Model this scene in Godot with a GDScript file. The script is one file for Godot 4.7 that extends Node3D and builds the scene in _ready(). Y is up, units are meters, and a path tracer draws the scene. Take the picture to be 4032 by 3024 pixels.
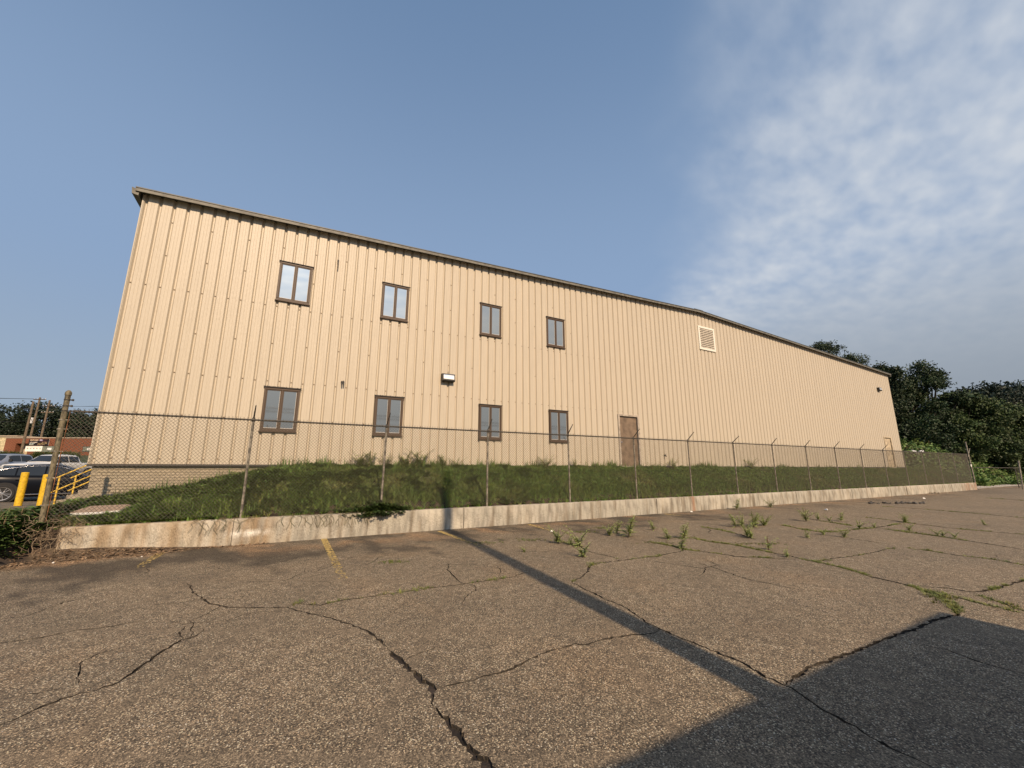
extends Node3D
# Metal-clad warehouse behind a chain-link fence, seen across a cracked parking lot in low sun.
# World: metres, y up, asphalt at y = 0. P(x, y, ahead): metres right of, above and ahead of the lot's viewpoint.

const WAREHOUSE_AT := Vector3(-10.047, 0.0, -9.846)
const WAREHOUSE_TURN := 28.55
const FENCE_AT := Vector3(-6.057, 0.0, -9.461)
const FENCE_TURN := 28.97
const RIB := 0.3048

var rng := RandomNumberGenerator.new()
var taken := {}
var mat := {}
var soft := FastNoiseLite.new()
var fine := FastNoiseLite.new()
var patchy := FastNoiseLite.new()
var fence_frame := Transform3D(Basis(Vector3.UP, deg_to_rad(FENCE_TURN)), FENCE_AT)
var warehouse_frame := Transform3D(Basis(Vector3.UP, deg_to_rad(WAREHOUSE_TURN)), WAREHOUSE_AT)

func P(x: float, y: float, ahead: float) -> Vector3:
	return Vector3(x, y, -ahead)

func base_colour(r: float, g: float, b: float) -> Color:
	return Color(r, g, b).linear_to_srgb()

# ---------------------------------------------------------------- mesh builder
class MB:
	var v := PackedVector3Array()
	var n := PackedVector3Array()
	var c := PackedColorArray()
	var uv := PackedVector2Array()
	var coloured := false
	var mapped := false
	func tri(a: Vector3, b: Vector3, d: Vector3) -> void:
		var k := (b - a).cross(d - a).normalized()
		v.append(a); v.append(d); v.append(b)
		n.append(k); n.append(k); n.append(k)
	func trin(a: Vector3, b: Vector3, d: Vector3, na: Vector3, nb: Vector3, nd: Vector3) -> void:
		v.append(a); v.append(d); v.append(b)
		n.append(na); n.append(nd); n.append(nb)
	func quad(a: Vector3, b: Vector3, d: Vector3, e: Vector3) -> void:
		tri(a, b, d); tri(a, d, e)
	func paint(col: Color) -> void:
		coloured = true
		while c.size() < v.size(): c.append(col)
	func tint3(a: Color, b: Color, d: Color) -> void:
		coloured = true
		c.append(a); c.append(d); c.append(b)
	func uv4(a: Vector2, b: Vector2, d: Vector2, e: Vector2) -> void:
		mapped = true
		uv.append(a); uv.append(d); uv.append(b); uv.append(a); uv.append(e); uv.append(d)
	func box(lo: Vector3, hi: Vector3, t := Transform3D.IDENTITY) -> void:
		var p := []
		for k in 8: p.append(t * Vector3(hi.x if k & 1 else lo.x, hi.y if k & 2 else lo.y, hi.z if k & 4 else lo.z))
		quad(p[4], p[5], p[7], p[6]); quad(p[1], p[0], p[2], p[3]); quad(p[5], p[1], p[3], p[7])
		quad(p[0], p[4], p[6], p[2]); quad(p[6], p[7], p[3], p[2]); quad(p[0], p[1], p[5], p[4])
	func soft_box(lo: Vector3, hi: Vector3, e: float, t := Transform3D.IDENTITY) -> void:
		# a box with all its edges chamfered by e
		var mid := (lo + hi) * 0.5
		var h := (hi - lo) * 0.5
		e = minf(e, minf(h.x, minf(h.y, h.z)) * 0.9)
		for ax in 3:
			var b := (ax + 1) % 3
			var d := (ax + 2) % 3
			for s: float in [-1.0, 1.0]:
				var q := []
				for k: Vector2 in [Vector2(-1, -1), Vector2(1, -1), Vector2(1, 1), Vector2(-1, 1)]:
					var w := Vector3.ZERO
					w[ax] = h[ax] * s; w[b] = (h[b] - e) * k.x; w[d] = (h[d] - e) * k.y
					q.append(t * (mid + w))
				if s > 0: quad(q[0], q[1], q[2], q[3])
				else: quad(q[3], q[2], q[1], q[0])
			for k: Vector2 in [Vector2(-1, -1), Vector2(1, -1), Vector2(1, 1), Vector2(-1, 1)]:
				var w1 := Vector3.ZERO
				var w2 := Vector3.ZERO
				w1[b] = h[b] * k.x; w1[d] = (h[d] - e) * k.y
				w2[b] = (h[b] - e) * k.x; w2[d] = h[d] * k.y
				var a1 := w1; var a2 := w1; var b1 := w2; var b2 := w2
				a1[ax] = -(h[ax] - e); a2[ax] = h[ax] - e; b1[ax] = -(h[ax] - e); b2[ax] = h[ax] - e
				if k.x * k.y > 0: quad(t * (mid + a1), t * (mid + b1), t * (mid + b2), t * (mid + a2))
				else: quad(t * (mid + a1), t * (mid + a2), t * (mid + b2), t * (mid + b1))
		for k in 8:
			var s := Vector3(1 if k & 1 else -1, 1 if k & 2 else -1, 1 if k & 4 else -1)
			var q := []
			for ax in 3:
				var w := Vector3(h.x - e, h.y - e, h.z - e)
				w[ax] = h[ax]
				q.append(t * (mid + w * s))
			if s.x * s.y * s.z > 0: tri(q[0], q[1], q[2])
			else: tri(q[0], q[2], q[1])
	func tube(a: Vector3, b: Vector3, r0: float, r1: float, seg := 8, caps := true) -> void:
		run([a, b], [r0, r1], seg, caps)
	func run(pts: Array, rad: Array, seg := 6, caps := true) -> void:
		# a tube along a line of points
		var rings := []
		var norms := []
		var side := Vector3.ZERO
		for i in pts.size():
			var d: Vector3 = (pts[mini(i + 1, pts.size() - 1)] - pts[maxi(i - 1, 0)]).normalized()
			if side == Vector3.ZERO:
				side = d.cross(Vector3.UP if absf(d.y) < 0.9 else Vector3.RIGHT).normalized()
			side = (side - d * side.dot(d)).normalized()
			var up := d.cross(side)
			var ring := []
			var nn := []
			for k in seg:
				var an := TAU * k / seg
				var w := side * cos(an) + up * sin(an)
				ring.append(pts[i] + w * rad[i]); nn.append(w)
			rings.append(ring); norms.append(nn)
		for i in pts.size() - 1:
			for k in seg:
				var m := (k + 1) % seg
				trin(rings[i][k], rings[i][m], rings[i + 1][m], norms[i][k], norms[i][m], norms[i + 1][m])
				trin(rings[i][k], rings[i + 1][m], rings[i + 1][k], norms[i][k], norms[i + 1][m], norms[i + 1][k])
		if caps:
			var z := pts.size() - 1
			for k in range(1, seg - 1):
				tri(rings[0][0], rings[0][k + 1], rings[0][k])
				tri(rings[z][0], rings[z][k], rings[z][k + 1])
	func lathe(at: Vector3, axis: Basis, prof: Array, seg := 20) -> void:
		# prof: Vector2(radius, height along the basis' y)
		for i in prof.size() - 1:
			var p: Vector2 = prof[i]
			var q: Vector2 = prof[i + 1]
			var sl := Vector2(q.y - p.y, p.x - q.x).normalized()
			for k in seg:
				var a0 := TAU * k / seg
				var a1 := TAU * (k + 1) / seg
				var d0 := axis * Vector3(cos(a0), 0, -sin(a0))
				var d1 := axis * Vector3(cos(a1), 0, -sin(a1))
				var n0 := (d0 * sl.x + axis.y * sl.y).normalized()
				var n1 := (d1 * sl.x + axis.y * sl.y).normalized()
				var A := at + d0 * p.x + axis.y * p.y
				var B := at + d1 * p.x + axis.y * p.y
				var C := at + d1 * q.x + axis.y * q.y
				var D := at + d0 * q.x + axis.y * q.y
				if p.x > 0.00001: trin(A, B, C, n0, n1, n1)
				if q.x > 0.00001: trin(A, C, D, n0, n1, n0)
	func slab(outline: PackedVector2Array, z0: float, z1: float, t := Transform3D.IDENTITY) -> void:
		# an outline in x, y (counter-clockwise) given thickness along z
		var idx := Geometry2D.triangulate_polygon(outline)
		for i in range(0, idx.size(), 3):
			var a := outline[idx[i]]; var b := outline[idx[i + 1]]; var d := outline[idx[i + 2]]
			if (b - a).cross(d - a) < 0:
				var keep := b; b = d; d = keep
			tri(t * Vector3(a.x, a.y, z1), t * Vector3(b.x, b.y, z1), t * Vector3(d.x, d.y, z1))
			tri(t * Vector3(a.x, a.y, z0), t * Vector3(d.x, d.y, z0), t * Vector3(b.x, b.y, z0))
		for i in outline.size():
			var a := outline[i]
			var b := outline[(i + 1) % outline.size()]
			quad(t * Vector3(a.x, a.y, z0), t * Vector3(b.x, b.y, z0), t * Vector3(b.x, b.y, z1), t * Vector3(a.x, a.y, z1))
	func round_off(limit := 0.5) -> void:
		# smooth the normals where faces meet at less than acos(limit)
		var at := {}
		for i in v.size():
			var k := v[i].snapped(Vector3.ONE * 0.0005)
			if not at.has(k): at[k] = []
			at[k].append(i)
		var m := n.duplicate()
		for k in at:
			for i in at[k]:
				var s := Vector3.ZERO
				for j in at[k]:
					if n[i].dot(n[j]) > limit: s += n[j]
				if s.length() > 0.001: m[i] = s.normalized()
		n = m
	func mesh() -> ArrayMesh:
		var a := []
		a.resize(Mesh.ARRAY_MAX)
		a[Mesh.ARRAY_VERTEX] = v
		a[Mesh.ARRAY_NORMAL] = n
		if coloured: a[Mesh.ARRAY_COLOR] = c
		if mapped: a[Mesh.ARRAY_TEX_UV] = uv
		var out := ArrayMesh.new()
		out.add_surface_from_arrays(Mesh.PRIMITIVE_TRIANGLES, a)
		return out

func numbered(called: String) -> String:
	taken[called] = taken.get(called, -1) + 1
	return called if taken[called] == 0 else "%s_%03d" % [called, taken[called]]

func tag(o: Node3D, label: String, category: String, group := "") -> Node3D:
	o.set_meta("label", label)
	o.set_meta("category", category)
	if group: o.set_meta("group", group)
	return o

func obj(called: String, m: MB, material: Material, parent: Node = self) -> MeshInstance3D:
	return put_mesh(called, m.mesh(), material, parent)

func put_mesh(called: String, mesh: Mesh, material: Material, parent: Node = self) -> MeshInstance3D:
	var o := MeshInstance3D.new()
	o.name = numbered(called) if parent == self else called
	o.mesh = mesh
	o.material_override = material
	o.cast_shadow = GeometryInstance3D.SHADOW_CASTING_SETTING_ON
	parent.add_child(o, true)
	return o

func thing(called: String, label: String, category: String, at := Vector3.ZERO, turn := 0.0, group := "") -> Node3D:
	var o := Node3D.new()
	o.name = numbered(called)
	add_child(o)
	o.position = at
	o.rotation_degrees.y = turn
	tag(o, label, category, group)
	return o

func copy_of(o: Node3D, at: Vector3, turn: float, size := 1.0, label := "") -> Node3D:
	var r: Node3D = o.duplicate()
	r.name = numbered(String(o.name).rstrip("0123456789").rstrip("_"))
	add_child(r)
	r.position = at
	r.rotation_degrees.y = turn
	r.scale = Vector3.ONE * size
	if label: r.set_meta("label", label)
	return r

func crowd(called: String, mesh: Mesh, material: Material, places: Array, tints: Array, parent: Node = self) -> MultiMeshInstance3D:
	var mm := MultiMesh.new()
	mm.transform_format = MultiMesh.TRANSFORM_3D
	mm.use_colors = true
	mm.mesh = mesh
	mm.instance_count = places.size()
	for i in places.size():
		mm.set_instance_transform(i, places[i])
		mm.set_instance_color(i, tints[i])
	var o := MultiMeshInstance3D.new()
	o.name = numbered(called) if parent == self else called
	o.multimesh = mm
	o.material_override = material
	parent.add_child(o, true)
	return o

# ---------------------------------------------------------------- textures and materials
func noise(kind: int, freq: float, octaves := 4, seed_ := 1) -> FastNoiseLite:
	var f := FastNoiseLite.new()
	f.noise_type = kind
	f.frequency = freq
	f.seed = seed_
	f.fractal_octaves = octaves
	f.fractal_type = FastNoiseLite.FRACTAL_FBM if octaves > 1 else FastNoiseLite.FRACTAL_NONE
	return f

func grey(img: Image, low: float, high: float) -> ImageTexture:
	# remap a noise picture's 0..1 to low..high
	var d := img.get_data()
	var lut := PackedByteArray()
	for i in 256: lut.append(int(clampf(lerpf(low, high, i / 255.0), 0, 1) * 255.0))
	for i in d.size(): d[i] = lut[d[i]]
	return ImageTexture.create_from_image(Image.create_from_data(img.get_width(), img.get_height(), false, Image.FORMAT_L8, d))

func bumps(img: Image, strength: float) -> ImageTexture:
	var k := img.duplicate()
	k.convert(Image.FORMAT_RGBA8)
	k.bump_map_to_normal_map(strength)
	return ImageTexture.create_from_image(k)

func plain(r: float, g: float, b: float, rough := 0.8, metal := 0.0) -> StandardMaterial3D:
	var m := StandardMaterial3D.new()
	m.albedo_color = base_colour(r, g, b)
	m.roughness = rough
	m.metallic = metal
	return m

func worn(r: float, g: float, b: float, rough: float, tex: Texture2D, scale3: Vector3, normal: Texture2D = null, depth := 1.0, metal := 0.0) -> StandardMaterial3D:
	var m := plain(r, g, b, rough, metal)
	m.albedo_texture = tex
	m.uv1_triplanar = true
	m.uv1_scale = scale3
	if normal:
		m.normal_enabled = true
		m.normal_texture = normal
		m.normal_scale = depth
	return m

func make_materials() -> void:
	var blot := noise(FastNoiseLite.TYPE_SIMPLEX_SMOOTH, 0.012, 5, 3).get_seamless_image(512, 512)
	var grain := noise(FastNoiseLite.TYPE_VALUE, 0.25, 2, 5).get_seamless_image(512, 512)
	var blot_soft := grey(blot, 0.72, 1.12)
	var blot_hard := grey(blot, 0.35, 1.35)
	var grain_soft := grey(grain, 0.8, 1.1)
	var grain_bump := bumps(grain, 3.0)
	var blot_bump := bumps(blot, 4.0)
	# siding: beige enamel on embossed steel, faint vertical streaks
	var i := 0
	for k: float in [1.0, 0.985, 1.012, 0.993]:
		var m := worn(0.492 * k, 0.430 * k, 0.334 * k, 0.5, grey(blot, 0.955, 1.03), Vector3(2.1, 0.10, 2.1), grain_bump, 0.12)
		m.uv1_offset = Vector3(0.13 * i, 0.31 * i, 0.0)
		mat["siding%d" % i] = m
		i += 1
	mat.screw = plain(0.16, 0.11, 0.07, 0.6)
	mat.fascia = worn(0.17, 0.16, 0.13, 0.6, blot_soft, Vector3(0.5, 0.5, 0.5))
	mat.roof_metal = worn(0.085, 0.085, 0.075, 0.5, blot_soft, Vector3(0.3, 0.3, 0.3))
	mat.trim_dark = plain(0.045, 0.040, 0.036, 0.6)
	mat.frame_brown = worn(0.078, 0.048, 0.028, 0.55, grain_soft, Vector3(2, 2, 2))
	mat.pane = plain(0.92, 0.86, 0.76, 0.02, 1.0)
	mat.pane_grey = plain(0.66, 0.62, 0.54, 0.04, 0.95)
	mat.gasket = plain(0.62, 0.60, 0.56, 0.6)
	mat.door_brown = worn(0.21, 0.15, 0.10, 0.5, blot_soft, Vector3(0.4, 0.4, 0.4))
	mat.door_frame = worn(0.42, 0.36, 0.29, 0.6, blot_soft, Vector3(0.6, 0.6, 0.6))
	mat.door_cream = worn(0.55, 0.45, 0.31, 0.55, blot_soft, Vector3(0.4, 0.4, 0.4))
	mat.vent_white = plain(0.74, 0.71, 0.62, 0.5)
	mat.vent_slat = worn(0.52, 0.46, 0.37, 0.55, blot_soft, Vector3(1, 1, 1))
	mat.black_metal = plain(0.018, 0.017, 0.016, 0.45)
	mat.lens_white = plain(0.86, 0.86, 0.84, 0.25)
	mat.lens_clear = plain(0.55, 0.56, 0.56, 0.1, 0.3)
	i = 0
	for k: Vector3 in [Vector3(0.40, 0.34, 0.25), Vector3(0.375, 0.32, 0.235), Vector3(0.42, 0.355, 0.26), Vector3(0.39, 0.33, 0.235)]:
		mat["brick%d" % i] = worn(k.x, k.y, k.z, 0.9, grain_soft, Vector3(1.4, 1.4, 1.4), grain_bump, 0.6)
		i += 1
	mat.mortar = worn(0.29, 0.25, 0.185, 0.95, grain_soft, Vector3(1, 1, 1))
	mat.concrete = worn(1, 1, 1, 0.92, grey(blot, 0.78, 1.12), Vector3(0.9, 0.22, 0.9), grain_bump, 0.8)
	mat.concrete.vertex_color_use_as_albedo = true
	mat.concrete_plain = worn(0.36, 0.31, 0.24, 0.92, blot_soft, Vector3(0.7, 0.7, 0.7), grain_bump, 0.5)
	# galvanised pipe and wire, dulled
	mat.galvanised = worn(0.30, 0.27, 0.22, 0.6, blot_hard, Vector3(1.5, 0.8, 1.5), null, 1.0, 0.25)
	mat.galvanised_dark = worn(0.075, 0.066, 0.054, 0.65, blot_hard, Vector3(2, 2, 2), null, 1.0, 0.2)
	mat.wire = plain(0.125, 0.11, 0.088, 0.6, 0.2)
	mat.post_old = worn(0.20, 0.17, 0.105, 0.75, blot_hard, Vector3(3, 1.2, 3), grain_bump, 0.5)
	mat.yellow_paint = worn(0.78, 0.50, 0.02, 0.6, blot_soft, Vector3(2, 2, 2), grain_bump, 0.8)
	mat.rail_paint = worn(0.78, 0.52, 0.07, 0.55, blot_soft, Vector3(2, 2, 2))
	mat.wood_pole = worn(0.22, 0.165, 0.11, 0.95, blot_hard, Vector3(3, 0.25, 3), grain_bump, 0.6)
	mat.cable = plain(0.02, 0.02, 0.022, 0.7)
	mat.tank_grey = plain(0.55, 0.56, 0.57, 0.5)
	mat.red_brick = worn(0.27, 0.095, 0.045, 0.9, blot_hard, Vector3(0.5, 2.2, 0.5))
	mat.stone_cap = plain(0.42, 0.34, 0.25, 0.9)
	mat.cream_wall = worn(0.66, 0.55, 0.33, 0.85, blot_soft, Vector3(0.3, 0.3, 0.3))
	mat.glass_block = plain(0.34, 0.36, 0.28, 0.25, 0.3)
	mat.dark_hollow = plain(0.02, 0.016, 0.013, 0.9)
	mat.board_tan = worn(0.40, 0.30, 0.22, 0.85, blot_soft, Vector3(2, 2, 2))
	mat.board_white = plain(0.80, 0.79, 0.76, 0.8)
	mat.white_litter = plain(0.75, 0.74, 0.70, 0.7)
	mat.car_black = plain(0.006, 0.007, 0.010, 0.16, 0.0)
	mat.car_black.metallic_specular = 0.25
	mat.car_white = plain(0.62, 0.62, 0.60, 0.3)
	mat.car_white.clearcoat_enabled = true
	mat.car_silver = plain(0.30, 0.32, 0.35, 0.35, 0.5)
	mat.car_silver.clearcoat_enabled = true
	mat.car_glass = plain(0.02, 0.024, 0.028, 0.05, 0.0)
	mat.chrome = plain(0.82, 0.82, 0.83, 0.12, 1.0)
	mat.rim = plain(0.62, 0.62, 0.63, 0.25, 0.9)
	mat.tyre = plain(0.018, 0.018, 0.019, 0.85)
	mat.tail_red = plain(0.30, 0.012, 0.02, 0.15)
	mat.caulk = plain(0.05, 0.038, 0.028, 0.9)
	mat.rust = worn(0.20, 0.085, 0.035, 0.9, blot_hard, Vector3(2, 2, 2))
	# plants: colour from vertices or copies
	for k: Array in [["grass", 0.75], ["leaf", 0.65], ["dead", 0.95]]:
		var m := plain(1, 1, 1, k[1])
		m.vertex_color_use_as_albedo = true
		m.backlight_enabled = k[0] != "dead"
		m.backlight = Color(0.16, 0.20, 0.05)
		mat[k[0]] = m
	mat.bark = worn(0.085, 0.065, 0.048, 0.95, blot_hard, Vector3(2, 0.5, 2))
	# earth under and beside everything
	mat.earth = worn(1, 1, 1, 0.97, blot_hard, Vector3(0.45, 0.45, 0.45), grain_bump, 1.0)
	mat.earth.vertex_color_use_as_albedo = true
	mat.stripe_paint = worn(0.47, 0.345, 0.12, 0.85, blot_soft, Vector3(1, 1, 1), grain_bump, 0.6)
	mat.asphalt = asphalt_material()

func asphalt_material() -> StandardMaterial3D:
	# exposed aggregate: every stone a cell with a tone of its own in a darker binder
	var side := 1024
	var cells := noise(FastNoiseLite.TYPE_CELLULAR, 0.22, 1, 11)
	cells.cellular_return_type = FastNoiseLite.RETURN_CELL_VALUE
	cells.cellular_jitter = 1.0
	var edges := noise(FastNoiseLite.TYPE_CELLULAR, 0.22, 1, 11)
	edges.cellular_return_type = FastNoiseLite.RETURN_DISTANCE2_SUB
	edges.cellular_jitter = 1.0
	var tone := cells.get_seamless_image(side, side, false, false, 0.1, false).get_data()
	var gap_img := edges.get_seamless_image(side, side, false, false, 0.1, true)
	var gap := gap_img.get_data()
	var mottle := noise(FastNoiseLite.TYPE_SIMPLEX_SMOOTH, 0.01, 4, 12).get_seamless_image(side, side).get_data()
	var ramp := PackedColorArray()
	for i in 256:
		var t := i / 255.0
		var k := 0.0
		if t < 0.35: k = lerpf(0.16, 0.5, t / 0.35)
		elif t < 0.8: k = lerpf(0.5, 1.1, (t - 0.35) / 0.45)
		else: k = lerpf(1.1, 3.4, pow((t - 0.8) / 0.2, 2.0))
		var warm := 0.5 + 0.5 * sin(i * 2.399)
		ramp.append(Color(0.485 * k, lerpf(0.385, 0.425, 1.0 - warm) * k, lerpf(0.262, 0.315, 1.0 - warm) * k))
	var out := PackedByteArray()
	out.resize(side * side * 3)
	var relief := PackedByteArray()
	relief.resize(side * side)
	for i in side * side:
		var k: float = 0.45 + 0.55 * minf(1.0, gap[i] / 90.0)
		k *= 0.75 + 0.5 * mottle[i] / 255.0
		var q := ramp[tone[i]]
		var s := Color(q.r * k, q.g * k, q.b * k).linear_to_srgb()
		out[i * 3] = int(clampf(s.r, 0, 1) * 255.0)
		out[i * 3 + 1] = int(clampf(s.g, 0, 1) * 255.0)
		out[i * 3 + 2] = int(clampf(s.b, 0, 1) * 255.0)
		relief[i] = int(minf(255.0, gap[i] * 1.2 * (0.5 + tone[i] / 510.0)))
	var m := StandardMaterial3D.new()
	m.albedo_texture = ImageTexture.create_from_image(Image.create_from_data(side, side, false, Image.FORMAT_RGB8, out))
	m.normal_enabled = true
	m.normal_texture = bumps(Image.create_from_data(side, side, false, Image.FORMAT_L8, relief), 2.5)
	m.normal_scale = 0.9
	m.uv1_triplanar = true
	m.uv1_world_triplanar = true
	m.uv1_scale = Vector3.ONE * 0.53
	m.vertex_color_use_as_albedo = true
	m.roughness = 0.92
	return m

# ---------------------------------------------------------------- camera, sky, sun
func make_camera_and_light() -> void:
	var cam := Camera3D.new()
	cam.name = "camera"
	add_child(cam)
	cam.position = Vector3(0, 1.65, 0)
	cam.rotation_degrees = Vector3(11.68, 0, 0.067)
	cam.fov = 86.94
	cam.near = 0.05
	cam.far = 2000.0
	cam.current = true
	var env := Environment.new()
	env.background_mode = Environment.BG_SKY
	var sky := Sky.new()
	sky.sky_material = sky_of_altocumulus()
	env.sky = sky
	env.tonemap_mode = Environment.TONE_MAPPER_LINEAR
	env.tonemap_exposure = EXPOSURE
	env.sdfgi_enabled = true
	env.ssao_enabled = true
	env.ssil_enabled = true
	var we := WorldEnvironment.new()
	we.name = "world_environment"
	we.environment = env
	add_child(we)
	var sun := DirectionalLight3D.new()
	sun.name = "sun"
	sun.light_color = Color(1.0, 0.885, 0.75)
	sun.light_energy = 1.49
	sun.light_angular_distance = 0.6
	sun.shadow_enabled = true
	add_child(sun)
	sun.look_at_from_position(Vector3.ZERO, Vector3(-0.330, -0.599, -0.729))

const EXPOSURE := 1.18

func sky_of_altocumulus() -> PanoramaSkyMaterial:
	# clear blue with a sheet of thin broken cloud over half of it, hazy towards the horizon
	var w := 2048
	var h := 1024
	var img := Image.create(w, h, false, Image.FORMAT_RGBF)
	var puff := noise(FastNoiseLite.TYPE_SIMPLEX_SMOOTH, 1.0, 5, 21)
	puff.domain_warp_enabled = true
	puff.domain_warp_amplitude = 0.25
	puff.domain_warp_frequency = 1.6
	var veil := noise(FastNoiseLite.TYPE_SIMPLEX_SMOOTH, 1.0, 4, 22)
	var top := Color(0.122, 0.200, 0.338)
	var mid := Color(0.224, 0.320, 0.480)
	var low := Color(0.300, 0.368, 0.445)
	var haze := Color(0.225, 0.262, 0.310)
	var cloud := Color(0.53, 0.565, 0.615)
	for j in h:
		var v := (j + 0.5) / h
		var el := PI * (0.5 - v)
		var y := sin(el)
		var c := cos(el)
		var deg := rad_to_deg(el)
		var clear := low.lerp(mid, smoothstep(0.0, 24.0, deg)).lerp(top, smoothstep(20.0, 62.0, deg))
		for i in w:
			if y < 0.0:
				img.set_pixel(i, j, Color(0.12, 0.11, 0.09))
				continue
			var az := TAU * (i + 0.5) / w
			var dx := sin(az) * c
			var dz := cos(az) * c
			var px := dx / (y + 0.02)
			var pz := dz / (y + 0.02)
			# edge of the cloud sheet, in the plane of the sheet
			var edge := 0.50 + 0.20 * (pz - 0.9) if pz > 0.2 else 0.36
			var over := px - edge + 0.30 * veil.get_noise_2d(px * 1.3 + 9.0, pz * 0.8)
			var sheet := smoothstep(-0.12, 0.55, over)
			# streets of small puffs running one way
			var su := px * 0.80 + pz * 0.60
			var sv := -px * 0.60 + pz * 0.80
			var puffs := 0.5 + 0.5 * puff.get_noise_2d(su * 3.0, sv * 6.4) + 0.26 * puff.get_noise_2d(su * 9.0 + 40.0, sv * 15.0)
			var thick := 0.5 + 0.5 * veil.get_noise_2d(su * 1.0 + 30.0, sv * 1.6)
			var near_haze := smoothstep(26.0, 6.0, deg)
			var a := sheet * clampf(0.46 + 0.72 * (puffs - 0.38) + 0.40 * (thick - 0.45), 0.0, 0.9)
			a = lerpf(a, sheet * 0.62, 0.75 * near_haze)
			var col := clear.lerp(cloud, a)
			# the air is brighter round the sun
			var off := acos(clampf(dx * 0.330 + y * 0.599 - dz * 0.729, -1.0, 1.0))
			col = col * (1.0 + 1.1 * exp(-off * off / 0.12))
			# haze towards the horizon under the sheet
			var hz := smoothstep(25.0, 4.0, deg) * smoothstep(-0.3, 1.2, over)
			col = col.lerp(haze, 0.92 * hz)
			img.set_pixel(i, j, col)
	var m := PanoramaSkyMaterial.new()
	m.panorama = ImageTexture.create_from_image(img)
	m.energy_multiplier = 1.0
	return m

# ---------------------------------------------------------------- ground
const YARD := [[-50.0, 0.3], [7.0, 0.42], [13.0, 0.42], [19.0, 0.12], [32.0, 0.62], [80.0, 3.95], [110.0, 5.2], [700.0, 12.0]]

func yard_height(ahead: float) -> float:
	for i in YARD.size() - 1:
		if ahead <= YARD[i + 1][0]:
			return lerpf(YARD[i][1], YARD[i + 1][1], clampf((ahead - YARD[i][0]) / (YARD[i + 1][0] - YARD[i][0]), 0, 1))
	return 12.0

func asphalt_left(o: float) -> float:
	return -3.0 - 0.42 * maxf(0.0, o - 0.1)

func land(s: float, o: float) -> float:
	# height of the earth in the fence's frame: s along it, o out towards the lot
	var w := fence_frame * Vector3(s, 0, o)
	var ahead := -w.z
	var yard := yard_height(ahead)
	if o > 0.075:
		var k := smoothstep(asphalt_left(o) - 0.1, asphalt_left(o) - 1.7, s)
		var lot := -0.026
		if s > 49.0: lot = -0.03
		var front := lerpf(lot, yard + 0.05 * soft.get_noise_2d(w.x * 3, w.z * 3), k)
		# earth spilling round the end of the wall
		var spill := smoothstep(asphalt_left(o) + 0.02, asphalt_left(o) - 0.45, s) * smoothstep(1.3, 0.1, o)
		return lerpf(front, 0.50, spill)
	var t := clampf(-o / 2.15, 0.0, 1.0)
	var crest := lerpf(0.86, 1.67, smoothstep(-3.3, 1.3, s))
	var slope := lerpf(0.50, crest, t * (1.45 - 0.45 * t)) + 0.05 * soft.get_noise_2d(w.x * 2.0, w.z * 2.0) * smoothstep(0.0, 0.3, t)
	var right := lerpf(clampf((-o - 7.0) * 0.05, 0.0, 6.0), clampf((-o - 2.4) * 0.16, 0.0, 6.0), smoothstep(50.0, 56.0, s)) - 0.03
	slope = lerpf(slope, right, smoothstep(45.5, 50.5, s) if o < -2.3 else smoothstep(48.6, 49.6, s))
	var left := smoothstep(-3.2, -5.2, s) if o > -2.6 else smoothstep(-3.45, -4.2, s)
	return lerpf(slope, yard, left)

func land_at(x: float, ahead: float) -> float:
	var q := fence_frame.affine_inverse() * P(x, 0, ahead)
	return land(q.x, q.z)

func steps_of(parts: Array) -> Array:
	var out := []
	for p: Array in parts:
		var k: float = p[0]
		while k < p[1] - 0.0001:
			out.append(k)
			k += p[2]
	return out

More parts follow.
